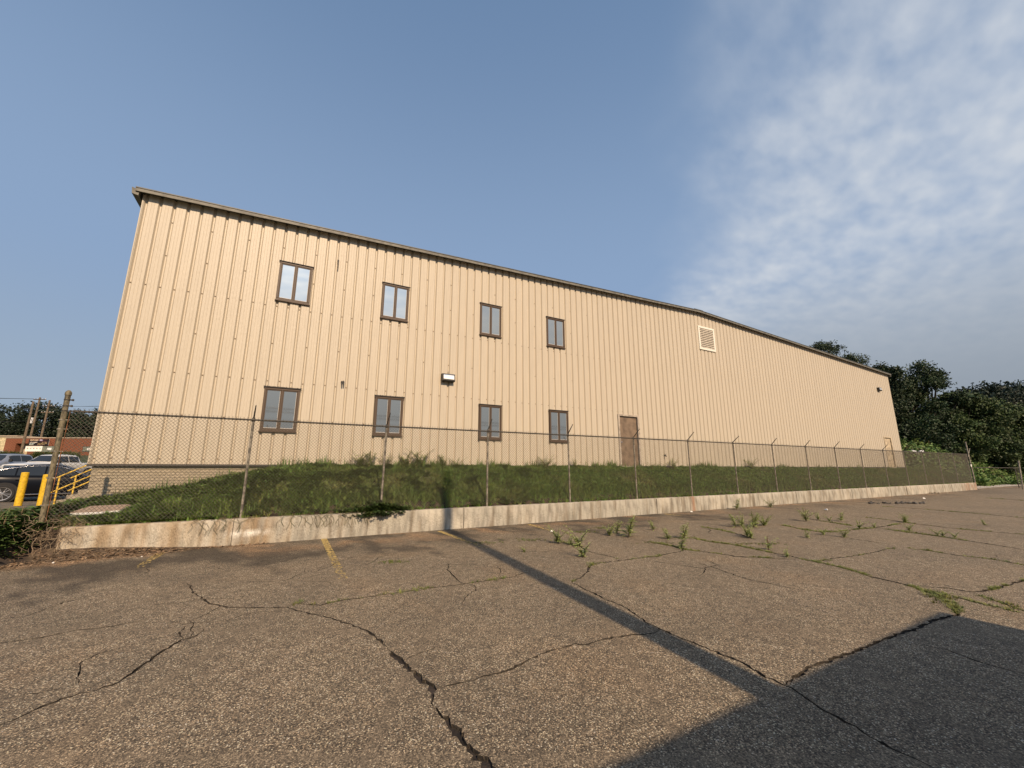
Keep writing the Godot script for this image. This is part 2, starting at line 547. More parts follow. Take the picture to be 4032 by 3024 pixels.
func make_ground() -> void:
	var ss := [-700.0, -450.0, -280.0, -180.0] + steps_of([[-130, -60, 14], [-60, -24, 6], [-24, -8, 2], [-8, 4, 0.3], [4, 44, 1.0], [44, 54, 0.5], [54, 80, 4]]) + [85.0, 110.0, 150.0, 220.0, 400.0, 700.0]
	var oo := [-700.0, -420.0, -250.0, -160.0, -120.0] + steps_of([[-100, -40, 10], [-40, -12, 3], [-12, -3, 1.0], [-3, 0.0, 0.25]]) + [0.0, 0.06, 0.09] + steps_of([[0.2, 4, 0.3], [4, 12, 1.0], [12, 30, 4]]) + [34.0, 60.0, 120.0, 300.0, 700.0]
	var hgt := []
	var tint := []
	for o: float in oo:
		var row := []
		var crow := []
		for s: float in ss:
			var w := fence_frame * Vector3(s, 0, o)
			row.append(Vector3(w.x, land(s, o), w.z))
			var q := patchy.get_noise_2d(w.x * 0.5, w.z * 0.5) * 0.5 + 0.5
			var col := Color(0.060, 0.086, 0.024).lerp(Color(0.10, 0.098, 0.04), q)
			if o > 0.075 and s > asphalt_left(o) - 0.1: col = Color(0.036, 0.031, 0.025)
			elif o > 0.075 and s > asphalt_left(o) - 0.9: col = Color(0.115, 0.078, 0.050)
			elif s < -6.0 and -w.z > 12.0 and -w.z < 46.0: col = Color(0.20, 0.165, 0.125)
			elif s < -6.0: col = Color(0.055, 0.075, 0.020)
			elif o < 0.075 and o > -0.35: col = Color(0.085, 0.062, 0.040)
			elif s > 49.3 and o > -6.5: col = Color(0.27, 0.245, 0.21)
			crow.append(col)
		hgt.append(row)
		tint.append(crow)
	var m := MB.new()
	for j in oo.size() - 1:
		for i in ss.size() - 1:
			m.tri(hgt[j][i], hgt[j + 1][i], hgt[j + 1][i + 1])
			m.tint3(tint[j][i], tint[j + 1][i], tint[j + 1][i + 1])
			m.tri(hgt[j][i], hgt[j + 1][i + 1], hgt[j][i + 1])
			m.tint3(tint[j][i], tint[j + 1][i + 1], tint[j][i + 1])
	m.round_off(0.75)
	var g := obj("ground", m, mat.earth)
	g.set_meta("kind", "structure")
	g.set_meta("label", "earth bank, yard and open ground around the lot")

const CRACKS := [
	[0.02, 0, [-4.95,4.26,-4.9,4.3,-4.68,4.41,-4.51,4.61,-4.19,4.75,-4.1,4.88,-4.03,5.0]],
	[0.022, 0, [-3.37,3.01,-3.35,3.04,-3.33,3.11,-3.3,3.26,-3.27,3.36,-3.18,3.45,-3.1,3.55,-3.08,3.61,-3.12,3.79,-3.15,3.92,-3.2,4.11,-3.23,4.39,-3.15,4.46,-3.21,4.65]],
	[0.022, 0, [-3.23,4.39,-3.4,4.59,-3.47,4.74]],
	[0.022, 0, [-3.27,3.77,-3.24,3.86,-3.16,3.9]],
	[0.022, 0, [-3.63,3.42,-3.52,3.43,-3.44,3.49]],
	[0.022, 0, [-2.94,3.04,-2.94,3.1,-2.95,3.21]],
	[0.02, 0, [-4.69,6.35,-4.34,5.96,-3.82,5.52,-3.46,5.33,-3.07,5.31,-2.72,5.32,-2.4,5.15,-2.01,4.96,-1.66,4.73,-1.46,4.58,-1.15,4.2]],
	[0.05, 0, [-1.15,4.2,-0.96,3.94,-0.79,3.72,-0.63,3.54,-0.59,3.48,-0.59,3.39,-0.55,3.26]],
	[0.085, 0, [-0.55,3.26,-0.48,3.15,-0.39,3.03,-0.28,2.87,-0.2,2.76,-0.11,2.67,-0.01,2.53]],
	[0.02, 0, [-0.59,3.48,-0.47,3.56,-0.37,3.6,-0.29,3.62,-0.23,3.69,-0.06,3.76,0.02,3.83,0.15,3.97,0.33,4.13,0.61,4.3,0.73,4.28,0.8,4.36,1.0,4.45,1.28,4.53,1.41,4.55,1.53,4.63]],
	[0.022, 0, [0.89,6.46,0.98,6.14,1.1,5.93,1.19,5.66,1.34,5.42,1.41,5.19,1.43,5.05,1.47,4.87,1.53,4.71,1.62,4.53,1.8,4.26,1.87,4.13,1.98,3.95,2.02,3.81,2.03,3.71,2.1,3.61,2.12,3.56,2.16,3.46,2.16,3.31,2.19,3.17,2.24,3.05,2.26,2.91,2.3,2.8,2.36,2.71,2.38,2.66]],
	[0.035, 0, [2.13,3.57,2.27,3.68,2.41,3.76,2.55,3.87,2.69,3.92,2.9,4.02,3.13,4.13,3.38,4.26,3.67,4.41,3.94,4.55,4.21,4.66,4.56,4.86,4.9,5.02,5.14,5.12,5.44,5.44]],
	[0.016, 0, [3.9,4.34,4.03,4.19,4.07,3.97,4.14,3.81,4.24,3.72]],
	[0.03, 0.3, [0.89,6.46,1.11,6.78,1.24,7.09,1.4,7.58,1.66,7.72,1.99,7.87,2.38,8.08,2.81,8.25,3.17,8.54,3.45,8.73,3.72,9.27]],
	[0.025, 0.4, [1.01,9.91,1.21,9.66,1.49,9.14,1.5,8.74,1.66,8.49,1.85,8.25,2.0,7.93]],
	[0.04, 0.8, [2.99,9.98,3.29,9.57,3.48,9.2,3.6,8.85,3.95,8.6,4.26,8.24,4.9,8.07,4.87,8.03,5.26,8.0]],
	[0.045, 0.8, [4.04,10.79,4.34,10.32,4.52,9.8,4.89,9.41,5.05,8.98,5.19,8.53,5.12,8.63,5.33,8.39,5.35,8.05,5.46,7.8,5.58,7.46,5.61,7.12,5.58,6.73,5.67,6.52,5.7,6.26,5.66,5.96,5.57,5.69,5.43,5.42,5.16,5.12]],
	[0.03, 0.2, [5.46,7.8,6.08,8.1,6.66,8.32,7.23,8.61,8.22,9.2]],
	[0.04, 0.7, [7.99,12.61,7.98,11.85,8.11,11.28,8.57,11.28,9.43,11.72,10.32,12.07,11.68,12.85]],
	[0.045, 0.6, [10.32,12.07,10.43,11.16,10.56,10.66,10.59,10.12,10.62,9.63,10.62,8.74]],
	[0.045, 0.4, [11.98,14.8,12.32,13.75,12.19,12.99,12.43,11.81,13.14,10.74]],
	[0.05, 0.3, [16.34,18.54,16.97,17.42,17.18,16.19,17.38,15.54,17.4,14.1]],
	[0.035, 0.4, [8.33,9.13,8.53,8.79,8.64,8.31,8.91,8.03,8.92,7.4]],
	[0.04, 0.8, [5.7,6.26,6.13,6.16,6.28,5.98,6.52,6.04,7.02,6.25,7.98,6.68]],
	[0.03, 0.5, [5.66,5.96,5.8,5.85,5.84,5.59,5.88,5.35,5.95,5.1]],
	[0.04, 0.5, [6.25,5.93,6.18,5.69,6.12,5.49,6.03,5.14]],
	[0.03, 0.4, [8.01,10.49,8.19,10.05,8.35,9.49]],
	[0.04, 0.5, [9.87,14.11,9.84,13.62,9.93,13.01,9.93,12.33]],
	[0.016, 0, [-0.26,6.57,-0.01,6.71,0.24,7.02,0.41,7.18]],
	[0.02, 0.35, [-2.68,5.48,-2.34,5.39,-2.21,5.55,-2.09,5.64,-1.93,5.7,-1.55,5.93,-1.2,6.11,-0.74,6.31,-0.59,6.39,-0.07,6.68]],
	[0.016, 0, [-1.12,7.68,-1.06,7.18,-0.92,6.82,-0.81,6.55,-0.69,6.31]],
	[0.016, 0, [3.3,7.72,3.43,7.3,3.51,6.84,3.64,6.41]],
	[0.02, 0, [3.6,6.63,3.79,6.33,3.98,6.08]],
	[0.04, 0.8, [5.42,12.12,5.69,11.52,5.79,10.78,5.78,10.22]],
	[0.05, 0.3, [26.97,23.8,26.8,21.54]],
]
const WEEDS := [[1.03,9.58,0.31],[1.28,9.43,0.18],[1.45,9.21,0.33],[1.35,8.14,0.26],[2.42,10.61,0.27],[2.71,11.0,0.32],[2.85,10.42,0.5],[3.83,11.54,0.26],[3.7,10.14,0.26],[4.12,10.23,0.36],[3.55,8.99,0.26],[6.37,12.12,0.35],[6.63,12.24,0.31],[7.07,12.37,0.32],[7.45,12.5,0.24],[5.73,10.4,0.3],[9.13,17.13,0.44],[0.25,8.62,0.11],[6.88,12.1,0.42],[7.32,12.35,0.27],[5.73,10.24,0.26],[5.21,8.16,0.15],[7.12,10.31,0.2],[7.86,10.78,0.17],[8.09,10.4,0.2],[10.43,13.45,0.3],[9.96,13.78,0.22],[10.08,13.46,0.17],[9.66,11.84,0.22],[10.28,12.07,0.15],[10.72,10.75,0.15],[10.65,10.56,0.15],[10.76,10.38,0.15],[13.97,12.56,0.18],[11.07,18.03,0.28],[9.33,13.46,0.34],[10.6,11.37,0.18]]

func lot_tint(x: float, ahead: float) -> Color:
	# worn asphalt: sealed and darker along the wall, sandy and rusty patches elsewhere
	var q := fence_frame.affine_inverse() * P(x, 0, ahead)
	var a := soft.get_noise_2d(x * 0.9, ahead * 0.9)
	var b := patchy.get_noise_2d(x * 1.6 + 50.0, ahead * 1.6)
	var col := Color(1.0, 0.94, 0.88).lerp(Color(0.84, 0.80, 0.76), clampf(0.5 + a * 1.2, 0, 1))
	col = col.lerp(Color(1.08, 0.90, 0.74), clampf(b * 1.1 - 0.22, 0, 0.4))
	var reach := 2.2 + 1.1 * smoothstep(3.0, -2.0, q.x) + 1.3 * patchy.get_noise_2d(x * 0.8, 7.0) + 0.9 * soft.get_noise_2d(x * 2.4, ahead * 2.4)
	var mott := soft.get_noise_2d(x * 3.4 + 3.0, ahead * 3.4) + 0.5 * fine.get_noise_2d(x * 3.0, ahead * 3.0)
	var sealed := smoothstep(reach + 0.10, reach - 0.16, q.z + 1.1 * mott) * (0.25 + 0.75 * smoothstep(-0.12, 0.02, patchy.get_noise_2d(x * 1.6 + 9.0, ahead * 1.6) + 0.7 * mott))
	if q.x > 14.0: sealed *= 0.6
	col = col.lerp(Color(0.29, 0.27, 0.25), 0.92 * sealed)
	var sand := smoothstep(0.05, 0.3, patchy.get_noise_2d(x * 1.3 + 31.0, ahead * 2.1 + 11.0)) * smoothstep(2.2, 0.4, q.z)
	col = col.lerp(Color(1.6, 1.2, 0.9), 0.75 * clampf(sand * (0.8 + 1.2 * mott), 0.0, 1.0))
	return Color(col.r / 1.62, col.g / 1.62, col.b / 1.62)

func make_lot() -> void:
	# the asphalt sheet, cut through by its cracks down to the earth below
	var pieces := []
	rng.seed = 77
	var all: Array = CRACKS.duplicate()
	# hairline crazing round the larger cracks
	for k in 26:
		var near: bool = k < 17
		var p := Vector2(rng.randf_range(-6.0, 1.0), rng.randf_range(4.2, 9.0)) if near else Vector2(rng.randf_range(2.0, 14.0), rng.randf_range(6.5, 15.0))
		var an := rng.randf() * TAU
		var walk := []
		for i in rng.randi_range(4, 9):
			walk.append(p.x)
			walk.append(p.y)
			an += rng.randfn() * 0.55
			p += Vector2(cos(an), sin(an)) * rng.randf_range(0.12, 0.26)
		all.append([0.006 if near else 0.012, 0.0, walk])
	for cr: Array in all:
		var raw: Array = cr[2]
		var line := []
		for k in range(0, raw.size() - 2, 2):
			var p := Vector2(raw[k], raw[k + 1])
			var q := Vector2(raw[k + 2], raw[k + 3])
			var steps := maxi(1, int(p.distance_to(q) / (0.022 + 0.004 * p.length())))
			for t in steps:
				var jig: float = 0.006 + 0.0010 * p.length() + 0.12 * cr[0]
				line.append(p.lerp(q, float(t) / steps) + Vector2(rng.randf_range(-jig, jig), rng.randf_range(-jig, jig)))
		line.append(Vector2(raw[raw.size() - 2], raw[raw.size() - 1]))
		var wid := []
		for k in line.size():
			var ends := minf(1.0, minf(k + 0.3, line.size() - 0.7 - k) / 5.0)
			wid.append(maxf(0.0035, (minf(cr[0], 0.05) * 0.42 + 0.004) * (1.0 + 0.05 * maxf(0.0, line[k].length() - 6.0)) * ends * rng.randf_range(0.35, 1.45)))
		var k := 0
		while k < line.size() - 1:
			# pieces about a metre long that lap over the next
			var z := k
			var run_ := 0.0
			while z < line.size() - 1 and run_ < 1.1:
				run_ += line[z].distance_to(line[z + 1])
				z += 1
			var last := mini(z + 1, line.size() - 1)
			var lhs := PackedVector2Array()
			var rhs := PackedVector2Array()
			for t in range(k, last + 1):
				var d: Vector2 = (line[mini(t + 1, line.size() - 1)] - line[maxi(t - 1, 0)]).normalized()
				var nn := Vector2(-d.y, d.x)
				lhs.append(line[t] + nn * wid[t])
				rhs.append(line[t] - nn * wid[t])
			rhs.reverse()
			var poly := lhs + rhs
			var box := Rect2(poly[0], Vector2.ZERO)
			for pt in poly: box = box.expand(pt)
			pieces.append([poly, box])
			k = z
	var edge := PackedVector2Array()
	for q: Vector2 in [Vector2(-2.8, 0.19), Vector2(48.6, 0.19), Vector2(49.5, -0.5), Vector2(75, -2.0), Vector2(75, 45), Vector2(-21, 45), Vector2(-8, 12), Vector2(-3.9, 2.3), Vector2(-3.25, 0.9), Vector2(-3.0, 0.5)]:
		var w := fence_frame * Vector3(q.x, 0, q.y)
		edge.append(Vector2(w.x, -w.z))
	var m := MB.new()
	var tiles := []
	var z0 := -48.0
	while z0 < 60.0:
		var x0 := -40.0
		while x0 < 92.0:
			if z0 >= 0.0 and z0 < 28.0 and x0 >= -12.0 and x0 < 36.0:
				var n := 16 if z0 < 16.0 and x0 < 16.0 else 8
				var e := 4.0 / n
				for a in n:
					for b in n: tiles.append(Rect2(x0 + a * e, z0 + b * e, e, e))
			else: tiles.append(Rect2(x0, z0, 4, 4))
			x0 += 4.0
		z0 += 4.0
	for r: Rect2 in tiles:
		var sq := PackedVector2Array([r.position, Vector2(r.end.x, r.position.y), r.end, Vector2(r.position.x, r.end.y)])
		var polys: Array = Geometry2D.intersect_polygons(sq, edge)
		if polys.is_empty(): continue
		if r.size.x < 1.0:
			for pc: Array in pieces:
				if not r.intersects(pc[1]): continue
				var next := []
				for poly: PackedVector2Array in polys:
					for res: PackedVector2Array in Geometry2D.clip_polygons(poly, pc[0]):
						if not Geometry2D.is_polygon_clockwise(res): next.append(res)
				polys = next
		for poly: PackedVector2Array in polys:
			var idx := Geometry2D.triangulate_polygon(poly)
			if idx.is_empty(): continue
			var cols := PackedColorArray()
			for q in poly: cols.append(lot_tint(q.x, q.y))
			for i in range(0, idx.size(), 3):
				var a := poly[idx[i]]; var b := poly[idx[i + 1]]; var d := poly[idx[i + 2]]
				var ca := cols[idx[i]]; var cb := cols[idx[i + 1]]; var cd := cols[idx[i + 2]]
				if (b - a).cross(d - a) < 0:
					var keep := b; b = d; d = keep
					var keepc := cb; cb = cd; cd = keepc
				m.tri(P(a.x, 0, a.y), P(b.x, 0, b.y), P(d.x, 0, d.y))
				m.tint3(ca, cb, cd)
			for i in poly.size():
				var a := poly[i]
				var b := poly[(i + 1) % poly.size()]
				var rim := absf(a.x - b.x) < 0.0001 and (absf(a.x - r.position.x) < 0.0005 or absf(a.x - r.end.x) < 0.0005)
				rim = rim or (absf(a.y - b.y) < 0.0001 and (absf(a.y - r.position.y) < 0.0005 or absf(a.y - r.end.y) < 0.0005))
				if rim: continue
				m.quad(P(a.x, -0.034, a.y), P(b.x, -0.034, b.y), P(b.x, 0, b.y), P(a.x, 0, a.y))
				var ca := Color(0.13, 0.125, 0.12)
				m.tint3(ca, ca, ca); m.tint3(ca, ca, ca)
	var lot := obj("parking_lot", m, mat.asphalt)
	lot.set_meta("kind", "structure")
	lot.set_meta("label", "cracked tan-grey asphalt parking lot with coarse exposed stones")
	# faded bay lines: what is left of the paint
	for q: Array in [[-7.13, 8.92, -6.25, 7.25, 0.13], [-4.50, 10.22, -2.55, 6.6, 0.13], [-1.93, 11.32, -0.55, 9.0, 0.12], [0.50, 12.67, 1.05, 11.4, 0.12], [5.6, 15.5, 6.0, 14.8, 0.12]]:
		var s := MB.new()
		var a := Vector2(q[0], q[1])
		var b := Vector2(q[2], q[3])
		var d := (b - a).normalized()
		var nn := Vector2(-d.y, d.x)
		var along := 0.0
		var total := a.distance_to(b)
		while along < total:
			for k in 5:
				var e: Vector2 = a + d * along + nn * (q[4] * (k / 5.0 - 0.5))
				var keep := fine.get_noise_2d(e.x * 14.0, e.y * 14.0) * 1.1 + 0.45 - 0.80 * along / total
				if keep < 0.0: continue
				var f: Vector2 = e + d * 0.031
				var g: Vector2 = f + nn * (q[4] / 5.0 + 0.001)
				var h: Vector2 = e + nn * (q[4] / 5.0 + 0.001)
				s.quad(P(e.x, 0.004, e.y), P(h.x, 0.004, h.y), P(g.x, 0.004, g.y), P(f.x, 0.004, f.y))
			along += 0.03
		if s.v.size(): obj("bay_line", s, mat.stripe_paint, lot)

# ---------------------------------------------------------------- retaining wall and fence
func make_retaining_wall() -> void:
	var t := thing("retaining_wall", "low stained concrete retaining wall under the chain-link fence", "wall", FENCE_AT, FENCE_TURN)
	var joints := [-2.8, -0.1, 2.7, 5.28, 7.23, 10.06, 12.93, 15.82, 19.0, 22.45, 25.2, 28.06, 30.6, 32.84, 35.3, 37.77, 40.5, 43.2, 46.0, 48.7]
	for j in joints.size() - 1:
		var m := MB.new()
		var a: float = joints[j] + 0.006
		var b: float = joints[j + 1] - 0.006
		var lean := 0.012 * sin(j * 2.3)
		var rows := 6
		var cols := maxi(2, int((b - a) / 0.06))
		var pts := []
		var tint := []
		for r in rows + 1:
			var pr := []
			var tr := []
			for c in cols + 1:
				var s := lerpf(a, b, float(c) / cols)
				var y := lerpf(-0.04, 0.525, float(r) / rows)
				var z := 0.2 + lean + 0.006 * fine.get_noise_2d(s * 3.0, y * 9.0)
				if r == rows: z -= 0.014
				pr.append(Vector3(s, y, z))
				tr.append(wall_stain(s, y))
			pts.append(pr); tint.append(tr)
		for r in rows:
			for c in cols:
				m.tri(pts[r][c], pts[r][c + 1], pts[r + 1][c + 1]); m.tint3(tint[r][c], tint[r][c + 1], tint[r + 1][c + 1])
				m.tri(pts[r][c], pts[r + 1][c + 1], pts[r + 1][c]); m.tint3(tint[r][c], tint[r + 1][c + 1], tint[r + 1][c])
		for c in cols:
			var p: Vector3 = pts[rows][c]
			var q: Vector3 = pts[rows][c + 1]
			var top: Color = tint[rows][c]
			m.quad(p, q, Vector3(q.x, 0.54, 0.17), Vector3(p.x, 0.54, 0.17))
			m.quad(Vector3(p.x, 0.54, 0.17), Vector3(q.x, 0.54, 0.17), Vector3(q.x, 0.54, -0.02), Vector3(p.x, 0.54, -0.02))
			for k in 4: m.tint3(top, top, top)
		m.round_off(0.8)
		for e: Array in [[a, -1.0], [b, 1.0]]:
			var x: float = e[0]
			var q := [Vector3(x, -0.04, 0.2 + lean), Vector3(x, -0.04, -0.02), Vector3(x, 0.54, -0.02), Vector3(x, 0.525, 0.186 + lean)]
			if e[1] > 0: m.quad(q[0], q[1], q[2], q[3])
			else: m.quad(q[3], q[2], q[1], q[0])
		m.paint(Color(0.33, 0.28, 0.21))
		obj("panel", m, mat.concrete, t)
	# dark filler set back in the joints
	var f := MB.new()
	f.box(Vector3(-2.78, -0.04, 0.0), Vector3(48.68, 0.5, 0.172))
	f.paint(Color(0.06, 0.05, 0.04))
	obj("joint_filler", f, mat.concrete, t)

func wall_stain(s: float, y: float) -> Color:
	var col := Color(0.395, 0.365, 0.30)
	var streak := soft.get_noise_2d(s * 7.0, y * 0.8) + 0.35 * soft.get_noise_2d(s * 26.0, y * 1.6 + 4.0)
	var broad := patchy.get_noise_2d(s * 1.2, y * 1.1 + 20.0)
	col = col.lerp(Color(0.20, 0.165, 0.115), clampf(streak * 2.0 - 0.05, 0, 0.85))
	col = col.lerp(Color(0.56, 0.51, 0.41), clampf(-broad * 1.5 - 0.1, 0, 0.6))
	if s < 1.0: col = col.lerp(Color(0.33, 0.235, 0.135), clampf(0.35 + 0.9 * streak, 0, 0.7))
	var rust := smoothstep(44.5, 47.5, s) * clampf(0.4 + 2.0 * soft.get_noise_2d(s * 9.0, y * 1.5 + 5.0), 0, 1)
	if absf(s - 14.95) < 0.22: rust = maxf(rust, clampf(1.0 - absf(s - 14.95) / 0.14, 0, 1))
	col = col.lerp(Color(0.30, 0.13, 0.055), 0.75 * rust)
	var bloom := smoothstep(0.75, 0.2, absf(s - 0.15) / 0.8) * smoothstep(0.10, 0.3, fine.get_noise_2d(s * 5.0, y * 4.0) + 0.2) * smoothstep(0.34, 0.30, y) * smoothstep(0.12, 0.24, y)
	col = col.lerp(Color(0.74, 0.71, 0.63), bloom)
	return col

func make_fence() -> void:
	var t := thing("chain_link_fence", "tall weathered chain-link fence with leaning barbed-wire arms above the concrete wall", "fence", FENCE_AT, FENCE_TURN)
	var rail_y := 2.74
	# one span of woven wire, shared by all spans
	var span := 3.048
	var wide := 0.0726
	var m := MB.new()
	var count := int(span / (wide * 0.5))
	var rows := 58
	var step := (rail_y - 0.60) / rows
	for j in count:
		for k in rows:
			var left := (j + k) % 2 == 0
			var x0 := j * wide * 0.5 + (0.0 if left else wide * 0.5)
			var x1 := j * wide * 0.5 + (wide * 0.5 if left else 0.0)
			wire(m, Vector3(x0, 0.60 + k * step, 0.002 if left else -0.002), Vector3(x1, 0.60 + (k + 1) * step, -0.002 if left else 0.002), 0.0034)
	for j in int(span / wide):
		var x := (j + 0.5) * wide
		wire(m, Vector3(x - 0.012, rail_y, 0.02), Vector3(x, rail_y + 0.03, 0.02), 0.0024)
		wire(m, Vector3(x + 0.012, rail_y, 0.02), Vector3(x, rail_y + 0.03, 0.02), 0.0024)
		wire(m, Vector3(x, rail_y + 0.03, 0.02), Vector3(x - 0.012, rail_y + 0.058, 0.02), 0.0024)
		wire(m, Vector3(x, rail_y + 0.03, 0.02), Vector3(x + 0.012, rail_y + 0.058, 0.02), 0.0024)
	var woven := m.mesh()
	for k in 17:
		var o := put_mesh("chain_link_mesh", woven, mat.wire, t)
		o.position = Vector3((k - 1) * span, 0, 0.032)
		o.set_meta("kind", "stuff")
		if k == 16: o.scale.x = 1.0
	for k in 17:
		var r := MB.new()
		r.tube(Vector3((k - 1) * span + 0.002, rail_y, 0), Vector3(k * span - 0.002, rail_y, 0), 0.021, 0.021, 8)
		obj("top_rail", r, mat.galvanised_dark, t)
	var r2 := MB.new()
	r2.tube(Vector3(16 * span, rail_y, 0), Vector3(49.3, rail_y, 0), 0.021, 0.021, 8)
	obj("top_rail", r2, mat.galvanised_dark, t)
	rng.seed = 5
	for k in 17:
		var p := MB.new()
		var tilt := rng.randf_range(-0.025, 0.025)
		p.tube(Vector3(k * span, 0.45, -0.03), Vector3(k * span + tilt, rail_y + 0.04, -0.03), 0.030, 0.030, 10)
		obj("post", p, mat.galvanised, t)
		if k == 16: continue
		var a := MB.new()
		var foot := Vector3(k * span + tilt, rail_y + 0.01, -0.03)
		a.lathe(foot + Vector3(0, -0.05, 0), Basis.IDENTITY, [Vector2(0.036, 0), Vector2(0.036, 0.07), Vector2(0.02, 0.10), Vector2(0, 0.11)], 10)
		var lean := Vector3(rng.randf_range(-0.05, 0.05), 0.31 + rng.randf_range(-0.03, 0.03), 0.30 + rng.randf_range(-0.05, 0.03))
		a.run([foot + Vector3(0, 0.03, 0), foot + lean * 0.5 + Vector3(0, 0.02, 0), foot + lean], [0.017, 0.016, 0.010], 6)
		for e: float in [0.35, 0.62, 0.9]:
			a.soft_box(foot + lean * e + Vector3(-0.012, 0.0, -0.012), foot + lean * e + Vector3(0.012, 0.03, 0.012), 0.004)
		obj("barbed_wire_arm", a, mat.galvanised_dark, t)
	# heavy end post with its bands and cap beside the yard
	var e := MB.new()
	e.tube(Vector3(-3.13, 0.30, 0), Vector3(-3.16, 3.06, 0), 0.042, 0.042, 16)
	var end_post := obj("end_post", e, mat.post_old, t)
	var cap := MB.new()
	cap.lathe(Vector3(-3.16, 3.05, 0), Basis.IDENTITY, [Vector2(0.050, 0), Vector2(0.050, 0.05), Vector2(0.040, 0.075), Vector2(0.018, 0.10), Vector2(0, 0.105)], 16)
	obj("cap", cap, mat.post_old, end_post)
	var bar := MB.new()
	bar.box(Vector3(-3.075, 0.62, 0.025), Vector3(-3.062, 2.72, 0.033))
	obj("tension_bar", bar, mat.rust, t)
	for y: float in [0.95, 1.45, 1.95, 2.38, 2.56]:
		var b := MB.new()
		b.lathe(Vector3(-3.14 - 0.01 * y, y, 0), Basis.IDENTITY, [Vector2(0.0435, -0.012), Vector2(0.048, -0.012), Vector2(0.048, 0.012), Vector2(0.0435, 0.012)], 14)
		b.soft_box(Vector3(-3.11, y - 0.010, 0.018), Vector3(-3.045, y + 0.010, 0.030), 0.003)
		obj("band", b, mat.galvanised, t)
	for y: float in [2.74, 2.84, 2.96]:
		var b := MB.new()
		b.lathe(Vector3(-3.157, y, 0), Basis.IDENTITY, [Vector2(0.0435, -0.010), Vector2(0.048, -0.010), Vector2(0.048, 0.010), Vector2(0.0435, 0.010)], 14)
		b.soft_box(Vector3(-3.12, y - 0.012, -0.012), Vector3(-3.075, y + 0.012, 0.012), 0.004)
		b.soft_box(Vector3(-3.09, y - 0.02, -0.018), Vector3(-3.06, y + 0.02, 0.018), 0.006)
		obj("wire_clip", b, mat.galvanised_dark, t)
	# tall terminal post at the far end of the wall
	var f := MB.new()
	f.tube(Vector3(49.3, 0.0, 0), Vector3(49.15, 3.77, 0), 0.055, 0.05, 12)
	obj("end_post", f, mat.galvanised, t)
	var f2 := MB.new()
	f2.tube(Vector3(49.0, rail_y - 0.2, 0), Vector3(49.65, rail_y + 0.5, 0.05), 0.02, 0.02, 6)
	obj("brace", f2, mat.galvanised, t)
	var plate := MB.new()
	plate.soft_box(Vector3(48.86, 1.78, 0.07), Vector3(49.06, 1.95, 0.08), 0.003)
	obj("plate", plate, mat.white_litter, t)

func wire(m: MB, a: Vector3, b: Vector3, r: float) -> void:
	var d := (b - a).normalized()
	var u := d.cross(Vector3(0, 0, 1)).normalized() * r
	var w := Vector3(0, 0, r)
	var p := [u * 0.87 - w * 0.5, w, -u * 0.87 - w * 0.5]
	for k in 3:
		var e: Vector3 = p[k]
		var f: Vector3 = p[(k + 1) % 3]
		m.trin(a + e, b + e, b + f, e / r, e / r, f / r)
		m.trin(a + e, b + f, a + f, e / r, f / r, f / r)

# ---------------------------------------------------------------- warehouse
const BASE_Y := 1.73
const LENGTH := 45.72

func wall_top(s: float) -> float:
	return 8.95 + 0.041 * (22.86 - absf(s - 22.86))

